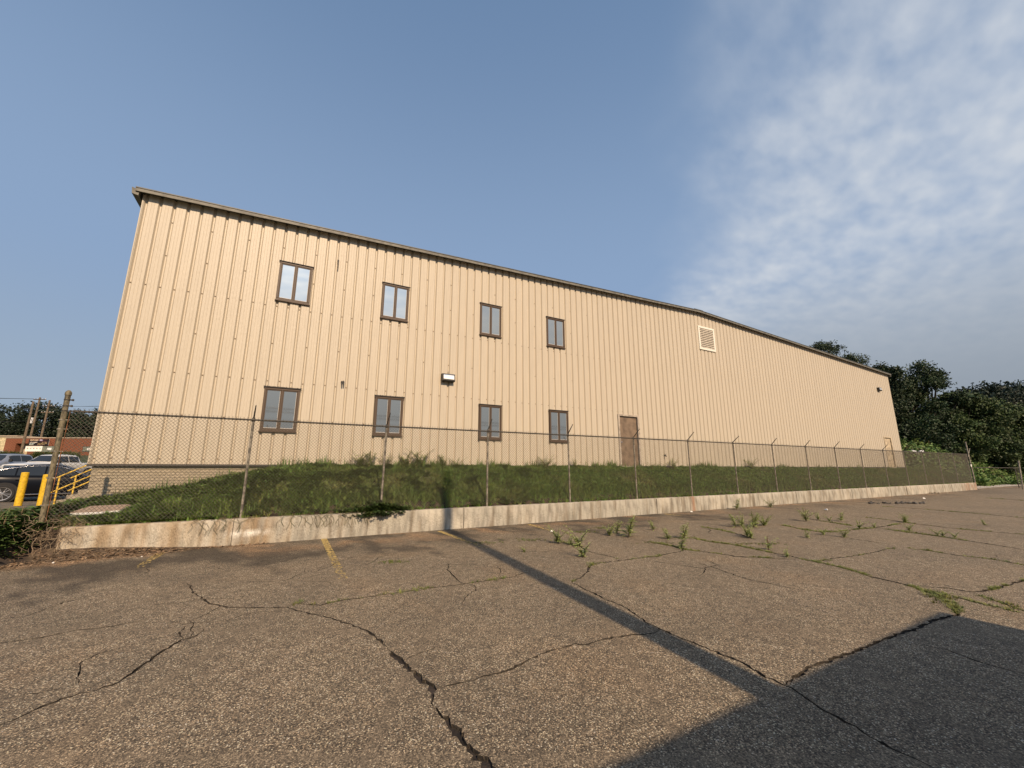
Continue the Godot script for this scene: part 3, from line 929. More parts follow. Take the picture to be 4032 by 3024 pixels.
func make_warehouse() -> void:
	var t := thing("warehouse", "long beige metal-clad warehouse with brown two-pane windows and low gable roof", "warehouse", WAREHOUSE_AT, WAREHOUSE_TURN)
	# siding: one ribbed sheet strip for every foot of wall
	var d := 0.054
	for k in range(-1, 150):
		var a := 0.025 + k * RIB
		var b := a + RIB
		var prof := [Vector2(a, -d), Vector2(a + 0.015, -d), Vector2(a + 0.046, 0), Vector2(a + 0.115, 0), Vector2(a + 0.119, -0.003), Vector2(a + 0.123, 0), Vector2(a + 0.182, 0), Vector2(a + 0.186, -0.003), Vector2(a + 0.190, 0), Vector2(b - 0.046, 0), Vector2(b - 0.015, -d), Vector2(b, -d)]
		if k == -1: prof = [Vector2(-0.03, 0), Vector2(0.025 - 0.046, 0), Vector2(0.025 - 0.015, -d), Vector2(0.025, -d)]
		var y0 := BASE_Y
		if k >= 55 and k <= 58: y0 = 3.96
		if k >= 141 and k <= 144: y0 = 3.93
		var m := MB.new()
		var y1 := wall_top(a + RIB * 0.5) + 0.06
		for i in prof.size() - 1:
			var p: Vector2 = prof[i]
			var q: Vector2 = prof[i + 1]
			m.quad(Vector3(p.x, y0, p.y), Vector3(q.x, y0, q.y), Vector3(q.x, y1, q.y), Vector3(p.x, y1, p.y))
		obj("siding_panel", m, mat["siding%d" % [absi((k * 7 + k / 3) % 4)]], t)
	# screw heads down in the ribs
	var sc := MB.new()
	for k in 150:
		var x := 0.025 + k * RIB
		for y: float in [1.86, 4.12, 6.42]:
			sc.soft_box(Vector3(x - 0.014, y - 0.014 + 0.01 * sin(k * 1.7), -d), Vector3(x + 0.014, y + 0.014 + 0.01 * sin(k * 1.7), -d + 0.014), 0.005)
		if k % 3 == 2:
			for y: float in [3.0, 5.25, 7.35, 8.35]:
				sc.soft_box(Vector3(x - 0.014, y - 0.014, -d), Vector3(x + 0.014, y + 0.014, -d + 0.014), 0.005)
	obj("screw_heads", sc, mat.screw, t).set_meta("kind", "stuff")
	# corner trim, other walls, roof
	for x: Array in [[-0.06, -0.032], [LENGTH - 0.02, LENGTH + 0.03]]:
		var m := MB.new()
		m.soft_box(Vector3(x[0], BASE_Y, -0.25), Vector3(x[1], wall_top(0) + 0.02, 0.012), 0.004)
		obj("corner_trim", m, mat.siding1, t)
	for q: Array in [[Vector3(0.0, 0.0, -42.0), Vector3(0.12, 8.95, -0.30)], [Vector3(LENGTH - 0.14, 0.0, -42.0), Vector3(LENGTH - 0.02, 8.95, -0.30)], [Vector3(0.12, 0.0, -42.2), Vector3(LENGTH - 0.14, 8.95, -42.0)]]:
		var m := MB.new()
		m.box(q[0], q[1])
		obj("wall", m, mat.siding0, t)
	for side: float in [-1.0, 1.0]:
		var m := MB.new()
		var e := -0.18 if side < 0 else LENGTH + 0.16
		var o := PackedVector2Array()
		var y_e := wall_top(e if side > 0 else e) + 0.05
		var y_r := wall_top(22.86) + 0.05
		if side < 0: o = PackedVector2Array([Vector2(e, y_e), Vector2(22.86, y_r), Vector2(22.86, y_r + 0.05), Vector2(e, y_e + 0.05)])
		else: o = PackedVector2Array([Vector2(22.86, y_r), Vector2(e, y_e), Vector2(e, y_e + 0.05), Vector2(22.86, y_r + 0.05)])
		m.slab(o, -42.3, 0.16)
		var roof := obj("roof", m, mat.roof_metal, t)
		# rake trim in lapped lengths, with a dark drip edge on top
		var n := 8
		for k in n:
			var s0 := lerpf(e, 22.86, float(k) / n)
			var s1 := lerpf(e, 22.86, float(k + 1) / n)
			if side > 0:
				var keep := s0; s0 = s1; s1 = keep
			var f := MB.new()
			var z := 0.195 + 0.002 * (k % 2)
			f.slab(PackedVector2Array([Vector2(s0, wall_top(s0) - 0.015), Vector2(s1 + 0.02, wall_top(s1 + 0.02) - 0.015), Vector2(s1 + 0.02, wall_top(s1 + 0.02) + 0.074), Vector2(s0, wall_top(s0) + 0.074)]), 0.165, z)
			obj("rake_trim", f, mat.fascia, roof)
			var g := MB.new()
			g.slab(PackedVector2Array([Vector2(s0, wall_top(s0) + 0.076), Vector2(s1, wall_top(s1) + 0.076), Vector2(s1, wall_top(s1) + 0.105), Vector2(s0, wall_top(s0) + 0.105)]), 0.161, z + 0.014)
			obj("drip_edge", g, mat.roof_metal, roof)
		# gutter along the eave
		var h := MB.new()
		var gx := e - 0.05 * 1.0 if side < 0 else e
		h.slab(PackedVector2Array([Vector2(gx - 0.02, y_e - 0.14), Vector2(gx + 0.12 if side < 0 else gx + 0.06, y_e - 0.17), Vector2(gx + 0.12 if side < 0 else gx + 0.08, y_e + 0.0), Vector2(gx - 0.04, y_e + 0.04)]), -42.3, 0.158)
		obj("gutter", h, mat.fascia, roof)
	var rc := MB.new()
	rc.soft_box(Vector3(22.5, wall_top(22.86) + 0.105, -42.3), Vector3(23.2, wall_top(22.86) + 0.16, 0.17), 0.02)
	obj("ridge_cap", rc, mat.roof_metal, t)
	# foundation: brick where the bank falls away, plain concrete elsewhere
	var fm := MB.new()
	fm.box(Vector3(5.4, 0.2, -0.4), Vector3(LENGTH, BASE_Y, -0.05))
	obj("foundation", fm, mat.concrete_plain, t)
	var bw := MB.new()
	bw.box(Vector3(0.02, 0.2, -0.4), Vector3(5.4, BASE_Y, -0.066))
	var brickwork := obj("brickwork", bw, mat.mortar, t)
	rng.seed = 3
	var shapes := []
	for k in 4:
		var m := MB.new()
		m.soft_box(Vector3(0.004, 0.004, 0), Vector3(0.196, 0.062, 0.012 + 0.003 * (k % 3)), 0.004)
		shapes.append(m.mesh())
	for row in 14:
		for c in 28:
			var x := 0.02 + c * 0.2 - (0.1 if row % 2 else 0.0)
			var y := 0.78 + row * 0.0675
			if x < 0.0 or x > 5.2: continue
			if y + 0.06 < land_back(x) - 0.05: continue
			var o := put_mesh("brick", shapes[rng.randi() % 4], mat["brick%d" % [rng.randi() % 4]], brickwork)
			o.position = Vector3(x, y, -0.066)
	for k in 6:
		var m := MB.new()
		var w := (LENGTH + 0.09) / 6.0
		m.soft_box(Vector3(-0.06 + k * w, BASE_Y - 0.055, -0.05), Vector3(-0.06 + (k + 1) * w - 0.004, BASE_Y - 0.003, 0.028), 0.006)
		if k == 2: pass
		obj("base_trim", m, mat.trim_dark, t)
	# windows
	for q: Array in [[3.325, 6.602, 0], [6.39, 6.602, 1], [10.035, 6.602, 2], [13.065, 6.602, 2], [3.335, 2.664, 2], [6.405, 2.664, 2], [10.07, 2.664, 2], [13.13, 2.664, 2]]:
		window(t, q[0], q[1], q[2])
	door(t, 0.025 + 55 * RIB, 4 * RIB, 3.96, mat.door_brown, mat.door_frame, "brown steel door with pale frame", true)
	door(t, 0.025 + 141 * RIB, 4 * RIB, 3.93, mat.door_cream, mat.door_cream, "cream steel door near the far corner", false)
	# louvred vent below the ridge
	var vf := MB.new()
	var v0 := Vector2(22.79, 7.845)
	var v1 := Vector2(24.12, 9.17)
	for q: Array in [[v0.x, v0.y, v1.x, v0.y + 0.11], [v0.x, v1.y - 0.11, v1.x, v1.y], [v0.x, v0.y + 0.11, v0.x + 0.11, v1.y - 0.11], [v1.x - 0.11, v0.y + 0.11, v1.x, v1.y - 0.11]]:
		vf.soft_box(Vector3(q[0], q[1], -0.03), Vector3(q[2], q[3], 0.05), 0.006)
	var vent := obj("vent", vf, mat.vent_white, t)
	vent.set_meta("label", "white framed louvred vent below the ridge")
	var vb := MB.new()
	vb.box(Vector3(v0.x + 0.11, v0.y + 0.11, 0.0), Vector3(v1.x - 0.11, v1.y - 0.11, 0.004))
	obj("backing", vb, mat.dark_hollow, vent)
	for k in 11:
		var m := MB.new()
		var y := v0.y + 0.115 + k * (1.105 / 11.0)
		var tt := Transform3D(Basis(Vector3.RIGHT, deg_to_rad(-20)), Vector3(0, y + 0.05, 0.026))
		m.soft_box(Vector3(v0.x + 0.112, -0.055, -0.004), Vector3(v1.x - 0.112, 0.055, 0.004), 0.002, tt)
		obj("slat", m, mat.vent_slat, vent)
	# pipe stubs and a hose bib
	for q: Array in [[4.93, 8.25, 0.25], [5.36, 4.24, 0.1], [5.41, 4.25, 0.1]]:
		var m := MB.new()
		m.run([Vector3(q[0], q[1] + 0.03, -0.02), Vector3(q[0], q[1] + 0.04, 0.07), Vector3(q[0] + 0.01, q[1] + 0.01, 0.10), Vector3(q[0] + 0.012, q[1] - q[2], 0.10)], [0.018, 0.02, 0.02, 0.016], 7)
		obj("pipe_stub", m, mat.trim_dark, t)
	var hb := MB.new()
	hb.run([Vector3(19.53, 2.22, -0.03), Vector3(19.53, 2.22, 0.08), Vector3(19.53, 2.16, 0.12)], [0.035, 0.03, 0.02], 8)
	hb.lathe(Vector3(19.53, 2.25, 0.06), Basis.IDENTITY, [Vector2(0, 0), Vector2(0.03, 0.005), Vector2(0.03, 0.02), Vector2(0, 0.025)], 8)
	obj("hose_bib", hb, mat.trim_dark, t)

func land_back(s: float) -> float:
	var w := warehouse_frame * Vector3(s, 0, 0.05)
	return land_at(w.x, -w.z)

func window(t: Node3D, s: float, y: float, kind: int) -> void:
	var w := 0.913
	var h := 1.252
	var f := MB.new()
	var e := 0.058
	f.soft_box(Vector3(s, y, -0.02), Vector3(s + w, y + e, 0.040), 0.006)
	f.soft_box(Vector3(s, y + h - e, -0.02), Vector3(s + w, y + h, 0.040), 0.006)
	f.soft_box(Vector3(s, y + e, -0.02), Vector3(s + e, y + h - e, 0.040), 0.006)
	f.soft_box(Vector3(s + w - e, y + e, -0.02), Vector3(s + w, y + h - e, 0.040), 0.006)
	var o := obj("window", f, mat.frame_brown, t)
	var mu := MB.new()
	mu.soft_box(Vector3(s + w * 0.5 - 0.022, y + e, -0.02), Vector3(s + w * 0.5 + 0.022, y + h - e, 0.036), 0.005)
	obj("mullion", mu, mat.frame_brown, o)
	var hd := MB.new()
	hd.soft_box(Vector3(s - 0.025, y + h + 0.001, -0.02), Vector3(s + w + 0.025, y + h + 0.024, 0.066), 0.005)
	obj("head_flashing", hd, mat.trim_dark, o)
	var sl := MB.new()
	sl.soft_box(Vector3(s - 0.02, y - 0.030, -0.02), Vector3(s + w + 0.02, y - 0.001, 0.058), 0.005)
	obj("sill", sl, mat.frame_brown, o)
	if y < 3.0 and s < 7.0:
		var ck := MB.new()
		var x := s - 0.03
		while x < s + w + 0.03:
			var up := 0.012 + 0.022 * absf(fine.get_noise_2d(x * 9.0, y)) + 0.012 * absf(fine.get_noise_2d(x * 40.0, y))
			ck.soft_box(Vector3(x, y + h + 0.024, 0.001), Vector3(x + 0.0195, y + h + 0.026 + up, 0.007), 0.002)
			x += 0.02
		obj("sealant", ck, mat.caulk, o)
	for k in 2:
		var x0 := s + e if k == 0 else s + w * 0.5 + 0.022
		var x1 := s + w * 0.5 - 0.022 if k == 0 else s + w - e
		var sash := MB.new()
		var g := 0.026
		sash.soft_box(Vector3(x0, y + e, 0), Vector3(x1, y + e + g, 0.026), 0.004)
		sash.soft_box(Vector3(x0, y + h - e - g, 0), Vector3(x1, y + h - e, 0.026), 0.004)
		sash.soft_box(Vector3(x0, y + e + g, 0), Vector3(x0 + g, y + h - e - g, 0.026), 0.004)
		sash.soft_box(Vector3(x1 - g, y + e + g, 0), Vector3(x1, y + h - e - g, 0.026), 0.004)
		obj("sash", sash, mat.frame_brown, o)
		var gk := MB.new()
		gk.soft_box(Vector3(x0 + g, y + e + g, 0.008), Vector3(x1 - g, y + e + g + 0.012, 0.016), 0.002)
		gk.soft_box(Vector3(x1 - g - 0.008, y + e + g + 0.012, 0.008), Vector3(x1 - g, y + h - e - g, 0.016), 0.002)
		obj("gasket", gk, mat.gasket, o)
		var p := MB.new()
		# panes sit a hair out of true, as set by hand
		var tw := 0.0016 * sin(s * 7.0 + k * 2.0)
		p.quad(Vector3(x0 + g, y + e + g, 0.010 + tw), Vector3(x1 - g, y + e + g, 0.010 - tw), Vector3(x1 - g, y + h - e - g, 0.0104 - tw), Vector3(x0 + g, y + h - e - g, 0.0104 + tw))
		obj("pane", p, mat.pane if kind < 2 else mat.pane_grey, o)

func door(t: Node3D, s: float, w: float, top: float, leaf: Material, frame: Material, label: String, knob: bool) -> void:
	var f := MB.new()
	f.soft_box(Vector3(s - 0.03, BASE_Y, -0.12), Vector3(s + 0.075, top + 0.03, 0.03), 0.006)
	f.soft_box(Vector3(s + w - 0.075, BASE_Y, -0.12), Vector3(s + w + 0.03, top + 0.03, 0.03), 0.006)
	f.soft_box(Vector3(s + 0.075, top - 0.05, -0.12), Vector3(s + w - 0.075, top + 0.03, 0.03), 0.006)
	var m := MB.new()
	m.soft_box(Vector3(s + 0.078, BASE_Y + 0.01, -0.09), Vector3(s + w - 0.092, top - 0.056, -0.045), 0.004)
	var o := obj("door", m, leaf, t)
	o.set_meta("label", label)
	obj("frame", f, frame, o)
	var g := MB.new()
	g.box(Vector3(s + 0.07, BASE_Y - 0.05, -0.14), Vector3(s + w - 0.07, top, -0.121))
	obj("backing", g, mat.dark_hollow, o)
	var th := MB.new()
	th.soft_box(Vector3(s + 0.02, BASE_Y - 0.10, -0.12), Vector3(s + w - 0.02, BASE_Y + 0.006, 0.05), 0.01)
	obj("threshold", th, mat.concrete_plain, o)
	for y: float in [BASE_Y + 0.25, BASE_Y + 1.05, BASE_Y + 1.85]:
		var hi := MB.new()
		hi.tube(Vector3(s + w - 0.098, y, -0.040), Vector3(s + w - 0.098, y + 0.11, -0.040), 0.010, 0.010, 6)
		obj("hinge", hi, mat.trim_dark, o)
	if knob:
		var k := MB.new()
		k.lathe(Vector3(s + 0.15, BASE_Y + 1.02, -0.045), Basis(Vector3.RIGHT, PI / 2), [Vector2(0.034, 0), Vector2(0.034, 0.008), Vector2(0.012, 0.012), Vector2(0.012, 0.035), Vector2(0.027, 0.042), Vector2(0.027, 0.06), Vector2(0, 0.066)], 12)
		obj("handle", k, mat.chrome, o)

func make_wall_lamps() -> void:
	# flood lamps bolted to the siding
	for q: Array in [[8.815, 4.765, 1.0, "black box floodlight with white lens between the warehouse window rows"], [43.57, 7.6, 0.9, "small dark floodlight high on the siding by the far corner"]]:
		var at: Vector3 = warehouse_frame * Vector3(q[0], q[1], 0.0)
		var t := thing("wall_floodlight", q[3], "floodlight", at, WAREHOUSE_TURN)
		t.scale = Vector3.ONE * float(q[2])
		var tilt := Basis(Vector3.RIGHT, deg_to_rad(14))
		var b := MB.new()
		var o := PackedVector2Array([Vector2(-0.02, -0.13), Vector2(0.15, -0.15), Vector2(0.20, -0.115), Vector2(0.16, 0.125), Vector2(0.0, 0.135)])
		# side outline (depth, height) run along the lamp's width
		var tt := Transform3D(Basis(Vector3(0, 0, 1), Vector3(0, 1, 0), Vector3(-1, 0, 0)), Vector3.ZERO)
		b.slab(o, -0.23, 0.23, tt)
		obj("housing", b, mat.black_metal, t)
		var l := MB.new()
		var lt := Transform3D(Basis(Vector3.RIGHT, deg_to_rad(-9.5)), Vector3(0, 0.0, 0.188))
		l.soft_box(Vector3(-0.195, -0.078, -0.008), Vector3(0.195, 0.066, 0.010), 0.006, lt)
		obj("lens", l, mat.lens_white if q[2] > 0.95 else mat.lens_clear, t)
		var r := MB.new()
		r.soft_box(Vector3(-0.195, 0.070, -0.008), Vector3(0.195, 0.094, 0.006), 0.004, lt)
		obj("reflector_edge", r, mat.chrome, t)
		var c := MB.new()
		c.run([Vector3(0.0, 0.13, 0.05), Vector3(0.01, 0.17, 0.045), Vector3(0.03, 0.24, 0.01)], [0.012, 0.012, 0.012], 6)
		c.lathe(Vector3(0.0, 0.13, 0.05), Basis.IDENTITY, [Vector2(0.024, 0), Vector2(0.024, 0.02), Vector2(0.012, 0.03)], 8)
		obj("conduit", c, mat.galvanised, t)
		var k := MB.new()
		k.soft_box(Vector3(-0.21, -0.16, 0.02), Vector3(-0.12, -0.135, 0.10), 0.005)
		k.soft_box(Vector3(0.12, -0.16, 0.02), Vector3(0.21, -0.135, 0.10), 0.005)
		obj("bracket", k, mat.black_metal, t)

# ---------------------------------------------------------------- yard at the left of the warehouse
func make_yard() -> void:
	# bollards
	for q: Array in [[-17.0, 14.5, 1.12, "yellow concrete-filled bollard in front of the black car's rear wheel"], [-16.62, 14.85, 1.06, "yellow concrete-filled bollard beside the old fence post"]]:
		var g := land_at(q[0], q[1])
		var t := thing("bollard", q[3], "bollard", P(q[0], g, q[1]), 0, "yellow bollards in the yard")
		var m := MB.new()
		var h: float = q[2]
		m.lathe(Vector3.ZERO, Basis.IDENTITY, [Vector2(0.098, -0.15), Vector2(0.098, h - 0.01), Vector2(0.092, h)], 20)
		obj("pipe", m, mat.yellow_paint, t)
		var c := MB.new()
		c.lathe(Vector3.ZERO, Basis.IDENTITY, [Vector2(0.092, h), Vector2(0.06, h + 0.012), Vector2(0, h + 0.016)], 20)
		obj("cap", c, mat.yellow_paint, t)
	# steps up to the side door, with rails
	var st := Transform3D(warehouse_frame.basis, warehouse_frame * Vector3(-3.1, 0, -7.65))
	var g := land_at(st.origin.x, -st.origin.z)
	var t := thing("concrete_steps", "pale concrete steps rising to the warehouse's side behind the yellow rails", "steps", st.origin, WAREHOUSE_TURN)
	for k in 8:
		var m := MB.new()
		m.soft_box(Vector3(0.28 * k, g - 0.2, -1.25), Vector3(3.08, g + 0.172 * (k + 1), -0.03) if k == 7 else Vector3(0.28 * (k + 1) + 0.02, g + 0.172 * (k + 1), -0.03), 0.012)
		obj("step", m, mat.concrete_plain, t)
	for side in 2:
		var z := 0.02 if side == 0 else -1.3
		var r := thing("stair_rail", ["yellow pipe handrail along the open side of the steps", "yellow pipe handrail along the far side of the steps"][side], "handrail", st * Vector3(0, 0, z), WAREHOUSE_TURN, "yellow stair rails")
		var k := 0.172 / 0.28
		for x: float in [0.02, 1.3, 2.6]:
			var m := MB.new()
			var foot := g + k * x - 0.1
			m.tube(Vector3(x, foot, 0), Vector3(x, g + k * x + 0.98, 0), 0.027, 0.027, 10)
			obj("post", m, mat.rail_paint, r)
		for y: float in [0.98, 0.50]:
			var m := MB.new()
			m.tube(Vector3(-0.12, g + y - 0.06, 0), Vector3(3.0, g + y + k * 3.0, 0), 0.024, 0.024, 10)
			obj("rail", m, mat.rail_paint, r)
	# vehicles
	var suv := car("parked_suv", "glossy black crossover with chrome window trim parked behind the bollards", SUV, mat.car_black, 0.37, [-1.42, 1.42], 0.80)
	place_car(suv, -21.6, 19.75, 42.0)
	suv_details(suv)
	var tr := car("pickup_truck", "white crew-cab pickup parked behind the black crossover", PICKUP, mat.car_white, 0.40, [-1.85, 1.88], 0.86)
	place_car(tr, -36.75, 33.2, -84.0)
	truck_details(tr)
	var tr2 := car("pickup_truck", "silver-grey crew-cab pickup parked beside the white pickup", PICKUP, mat.car_silver, 0.40, [-1.85, 1.88], 0.86)
	place_car(tr2, -42.3, 34.6, -84.0)
	truck_details(tr2)
	var far := car("parked_suv", "small white car far off by the cream wall", SUV, mat.car_white, 0.36, [-1.42, 1.42], 0.80)
	place_car(far, -100.6, 78.5, 10.0)
	# hedge below the shop
	rng.seed = 31
	for q: Array in [[-66.5, 60.0, 6.5, "clipped green hedge below the brick shop"], [-78.5, 62.0, 8.0, "clipped green hedge behind the white pickup"]]:
		var places := []
		var tints := []
		var at := P(q[0], land_at(q[0], q[1]), q[1])
		var h := thing("hedge", q[3], "hedge", at, 0, "hedges in front of the brick shop")
		for k in 420:
			var p := Vector3(rng.randf_range(-0.5, 0.5) * q[2], rng.randf_range(0.1, 1.15), rng.randf_range(-0.5, 0.5))
			places.append(Transform3D(Basis(Vector3(rng.randf() - 0.5, 1, rng.randf() - 0.5).normalized(), rng.randf() * TAU).scaled(Vector3.ONE * rng.randf_range(0.4, 0.6)), p))
			tints.append(leaf_tint(0.055, 0.075, 0.016))
		bake("foliage", leaf_clump, mat.leaf, places, tints, h)
	make_shop()
	make_poles()

const SUV := [[2.28, 0.42, 0.62, 0.62, 0.62], [2.15, 0.30, 0.86, 0.88, 0.84], [1.75, 0.24, 0.98, 1.0, 0.92], [1.15, 0.22, 1.06, 1.08, 0.94], [0.95, 0.22, 1.07, 1.12, 0.94], [0.55, 0.22, 1.08, 1.40, 0.94], [0.2, 0.22, 1.08, 1.57, 0.94], [-0.3, 0.22, 1.08, 1.63, 0.94], [-0.9, 0.22, 1.09, 1.61, 0.94], [-1.4, 0.22, 1.11, 1.50, 0.94], [-1.8, 0.25, 1.13, 1.34, 0.93], [-2.1, 0.30, 1.14, 1.18, 0.90], [-2.28, 0.36, 1.05, 1.06, 0.84], [-2.38, 0.48, 0.80, 0.80, 0.74]]
const PICKUP := [[2.92, 0.50, 0.90, 0.90, 0.80], [2.85, 0.42, 1.12, 1.13, 0.94], [2.3, 0.40, 1.20, 1.22, 0.98], [1.45, 0.40, 1.24, 1.27, 0.99], [1.3, 0.40, 1.25, 1.32, 0.99], [0.75, 0.40, 1.26, 1.80, 0.99], [0.5, 0.40, 1.26, 1.90, 0.99], [-0.2, 0.40, 1.27, 1.94, 0.99], [-0.95, 0.40, 1.28, 1.90, 0.99], [-1.12, 0.40, 1.28, 1.82, 0.99], [-1.22, 0.40, 1.29, 1.33, 0.99], [-1.4, 0.42, 1.29, 1.30, 0.99], [-2.75, 0.45, 1.29, 1.30, 0.99], [-2.92, 0.52, 1.27, 1.27, 0.97]]

func section(prof: Array, x: float) -> Array:
	# the car's half outline at x: points from sill to roof middle as (half width, height)
	var r: Array = prof[0]
	for i in prof.size() - 1:
		var a: Array = prof[i]
		var b: Array = prof[i + 1]
		if x <= a[0] and x >= b[0]:
			var t: float = (a[0] - x) / (a[0] - b[0])
			r = []
			for k in 5: r.append(lerpf(a[k], b[k], t))
			break
	if x < prof[-1][0]: r = prof[-1]
	var lo: float = r[1]
	var belt: float = r[2]
	var roof: float = r[3]
	var w: float = r[4]
	var tall := clampf((roof - belt) / 0.5, 0.0, 1.0)
	var wr := lerpf(w * 0.86, w * 0.70, tall)
	return [Vector2(w * 0.90, lo), Vector2(w * 0.985, lo + 0.12), Vector2(w, lerpf(lo, belt, 0.55)), Vector2(w * 0.985, belt - 0.07), Vector2(w * 0.93, belt), Vector2(wr, lerpf(belt, roof, 0.90)), Vector2(wr * 0.86, roof), Vector2(wr * 0.45, roof + 0.015), Vector2(0, roof + 0.02)]

func car(called: String, label: String, prof: Array, paint_: Material, wheel_r: float, axles: Array, track: float) -> Node3D:
	var t := thing(called, label, "car" if prof == SUV else "pickup truck")
	var xs := []
	for i in prof.size() - 1:
		for k in 3: xs.append(lerpf(prof[i][0], prof[i + 1][0], k / 3.0))
	xs.append(prof[-1][0])
	var m := MB.new()
	for side: float in [-1.0, 1.0]:
		for i in xs.size() - 1:
			var a := section(prof, xs[i])
			var b := section(prof, xs[i + 1])
			for k in a.size() - 1:
				var p := Vector3(xs[i], a[k].y, side * a[k].x)
				var q := Vector3(xs[i], a[k + 1].y, side * a[k + 1].x)
				var r := Vector3(xs[i + 1], b[k + 1].y, side * b[k + 1].x)
				var s := Vector3(xs[i + 1], b[k].y, side * b[k].x)
				if side > 0: m.quad(s, p, q, r)
				else: m.quad(p, s, r, q)
		for e in 2:
			var x: float = xs[0] if e == 0 else xs[-1]
			var a := section(prof, x)
			for k in a.size() - 1:
				var p := Vector3(x, a[k].y, side * a[k].x)
				var q := Vector3(x, a[k + 1].y, side * a[k + 1].x)
				var c := Vector3(x, a[0].y, 0)
				if (e == 0) == (side > 0): m.tri(c, q, p)
				else: m.tri(c, p, q)
	m.round_off(0.55)
	obj("body", m, paint_, t)
	var u := MB.new()
	u.box(Vector3(xs[-1] + 0.2, prof[5][1] - 0.02, -0.78), Vector3(xs[0] - 0.2, prof[5][1] + 0.12, 0.78))
	obj("underbody", u, mat.tyre, t)
	for x: float in axles:
		for side: float in [-1.0, 1.0]:
			var ax := Basis(Vector3.RIGHT, PI / 2 * side)
			var arch := MB.new()
			arch.lathe(Vector3(x, wheel_r + 0.02, side * (track + 0.060)), ax, [Vector2(wheel_r + 0.09, 0.0), Vector2(wheel_r + 0.085, 0.085), Vector2(wheel_r + 0.05, 0.088), Vector2(0, 0.088)], 24)
			obj("wheel_arch", arch, mat.tyre, t)
			var ty := MB.new()
			ty.lathe(Vector3(x, wheel_r, side * track), ax, [Vector2(wheel_r * 0.5, 0.02), Vector2(wheel_r * 0.94, 0.0), Vector2(wheel_r, 0.03), Vector2(wheel_r, 0.16), Vector2(wheel_r * 0.93, 0.185), Vector2(wheel_r * 0.74, 0.18), Vector2(wheel_r * 0.70, 0.155)], 28)
			var wheel := obj("wheel", ty, mat.tyre, t)
			var ri := MB.new()
			ri.lathe(Vector3(x, wheel_r, side * track), ax, [Vector2(wheel_r * 0.74, 0.181), Vector2(wheel_r * 0.69, 0.178), Vector2(wheel_r * 0.67, 0.12)], 28)
			ri.lathe(Vector3(x, wheel_r, side * track), ax, [Vector2(wheel_r * 0.16, 0.12), Vector2(wheel_r * 0.14, 0.172), Vector2(0, 0.175)], 14)
			for k in 10:
				var tt := Transform3D(Basis(Vector3(0, 0, 1), TAU * k / 10.0 + (0.1 if k % 2 else -0.1)), Vector3(x, wheel_r, side * (track + 0.150)))
				ri.soft_box(Vector3(wheel_r * 0.1, -0.014, -0.012), Vector3(wheel_r * 0.7, 0.014, 0.012), 0.004, tt)
			obj("rim", ri, mat.rim, wheel)
			var dk := MB.new()
			dk.lathe(Vector3(x, wheel_r, side * track), ax, [Vector2(wheel_r * 0.68, 0.10), Vector2(0, 0.10)], 20)
			obj("brake", dk, mat.dark_hollow, wheel)
	return t

func place_car(t: Node3D, x: float, ahead: float, turn: float) -> void:
	t.position = P(x, land_at(x, ahead) + 0.0, ahead)
	t.rotation_degrees.y = turn

func side_glass(t: Node3D, prof: Array, x0: float, x1: float, called := "side_window") -> void:
	for side: float in [-1.0, 1.0]:
		var m := MB.new()
		var n := 6
		for i in n:
			var xa := lerpf(x0, x1, float(i) / n)
			var xb := lerpf(x0, x1, float(i + 1) / n)
			var a := section(prof, xa)
			var b := section(prof, xb)
			var off := 0.012
			var p := Vector3(xa, lerpf(a[4].y, a[5].y, 0.10), side * (lerpf(a[4].x, a[5].x, 0.10) + off))
			var q := Vector3(xa, lerpf(a[4].y, a[5].y, 0.92), side * (lerpf(a[4].x, a[5].x, 0.92) + off))
			var r := Vector3(xb, lerpf(b[4].y, b[5].y, 0.92), side * (lerpf(b[4].x, b[5].x, 0.92) + off))
			var s := Vector3(xb, lerpf(b[4].y, b[5].y, 0.10), side * (lerpf(b[4].x, b[5].x, 0.10) + off))
			if side > 0: m.quad(s, p, q, r)
			else: m.quad(p, s, r, q)
		obj(called, m, mat.car_glass, t)

func cross_glass(t: Node3D, prof: Array, x0: float, x1: float, called: String) -> void:
	var m := MB.new()
	var a := section(prof, x0)
	var b := section(prof, x1)
	var cut := 0.93
	var lift := Vector3(0.014 * signf(x0 - x1) if x0 > x1 else -0.014, 0.014, 0)
	for k: Array in [[5, 6], [6, 7], [7, 8]]:
		for side: float in [-1.0, 1.0]:
			var p := Vector3(x0, a[k[0]].y, side * a[k[0]].x * cut) + lift
			var q := Vector3(x0, a[k[1]].y, side * a[k[1]].x * cut) + lift
			var r := Vector3(x1, b[k[1]].y, side * b[k[1]].x * cut) + lift
			var s := Vector3(x1, b[k[0]].y, side * b[k[0]].x * cut) + lift
			if (side > 0) == (x0 > x1): m.quad(s, p, q, r)
			else: m.quad(p, s, r, q)
	obj(called, m, mat.car_glass, t)

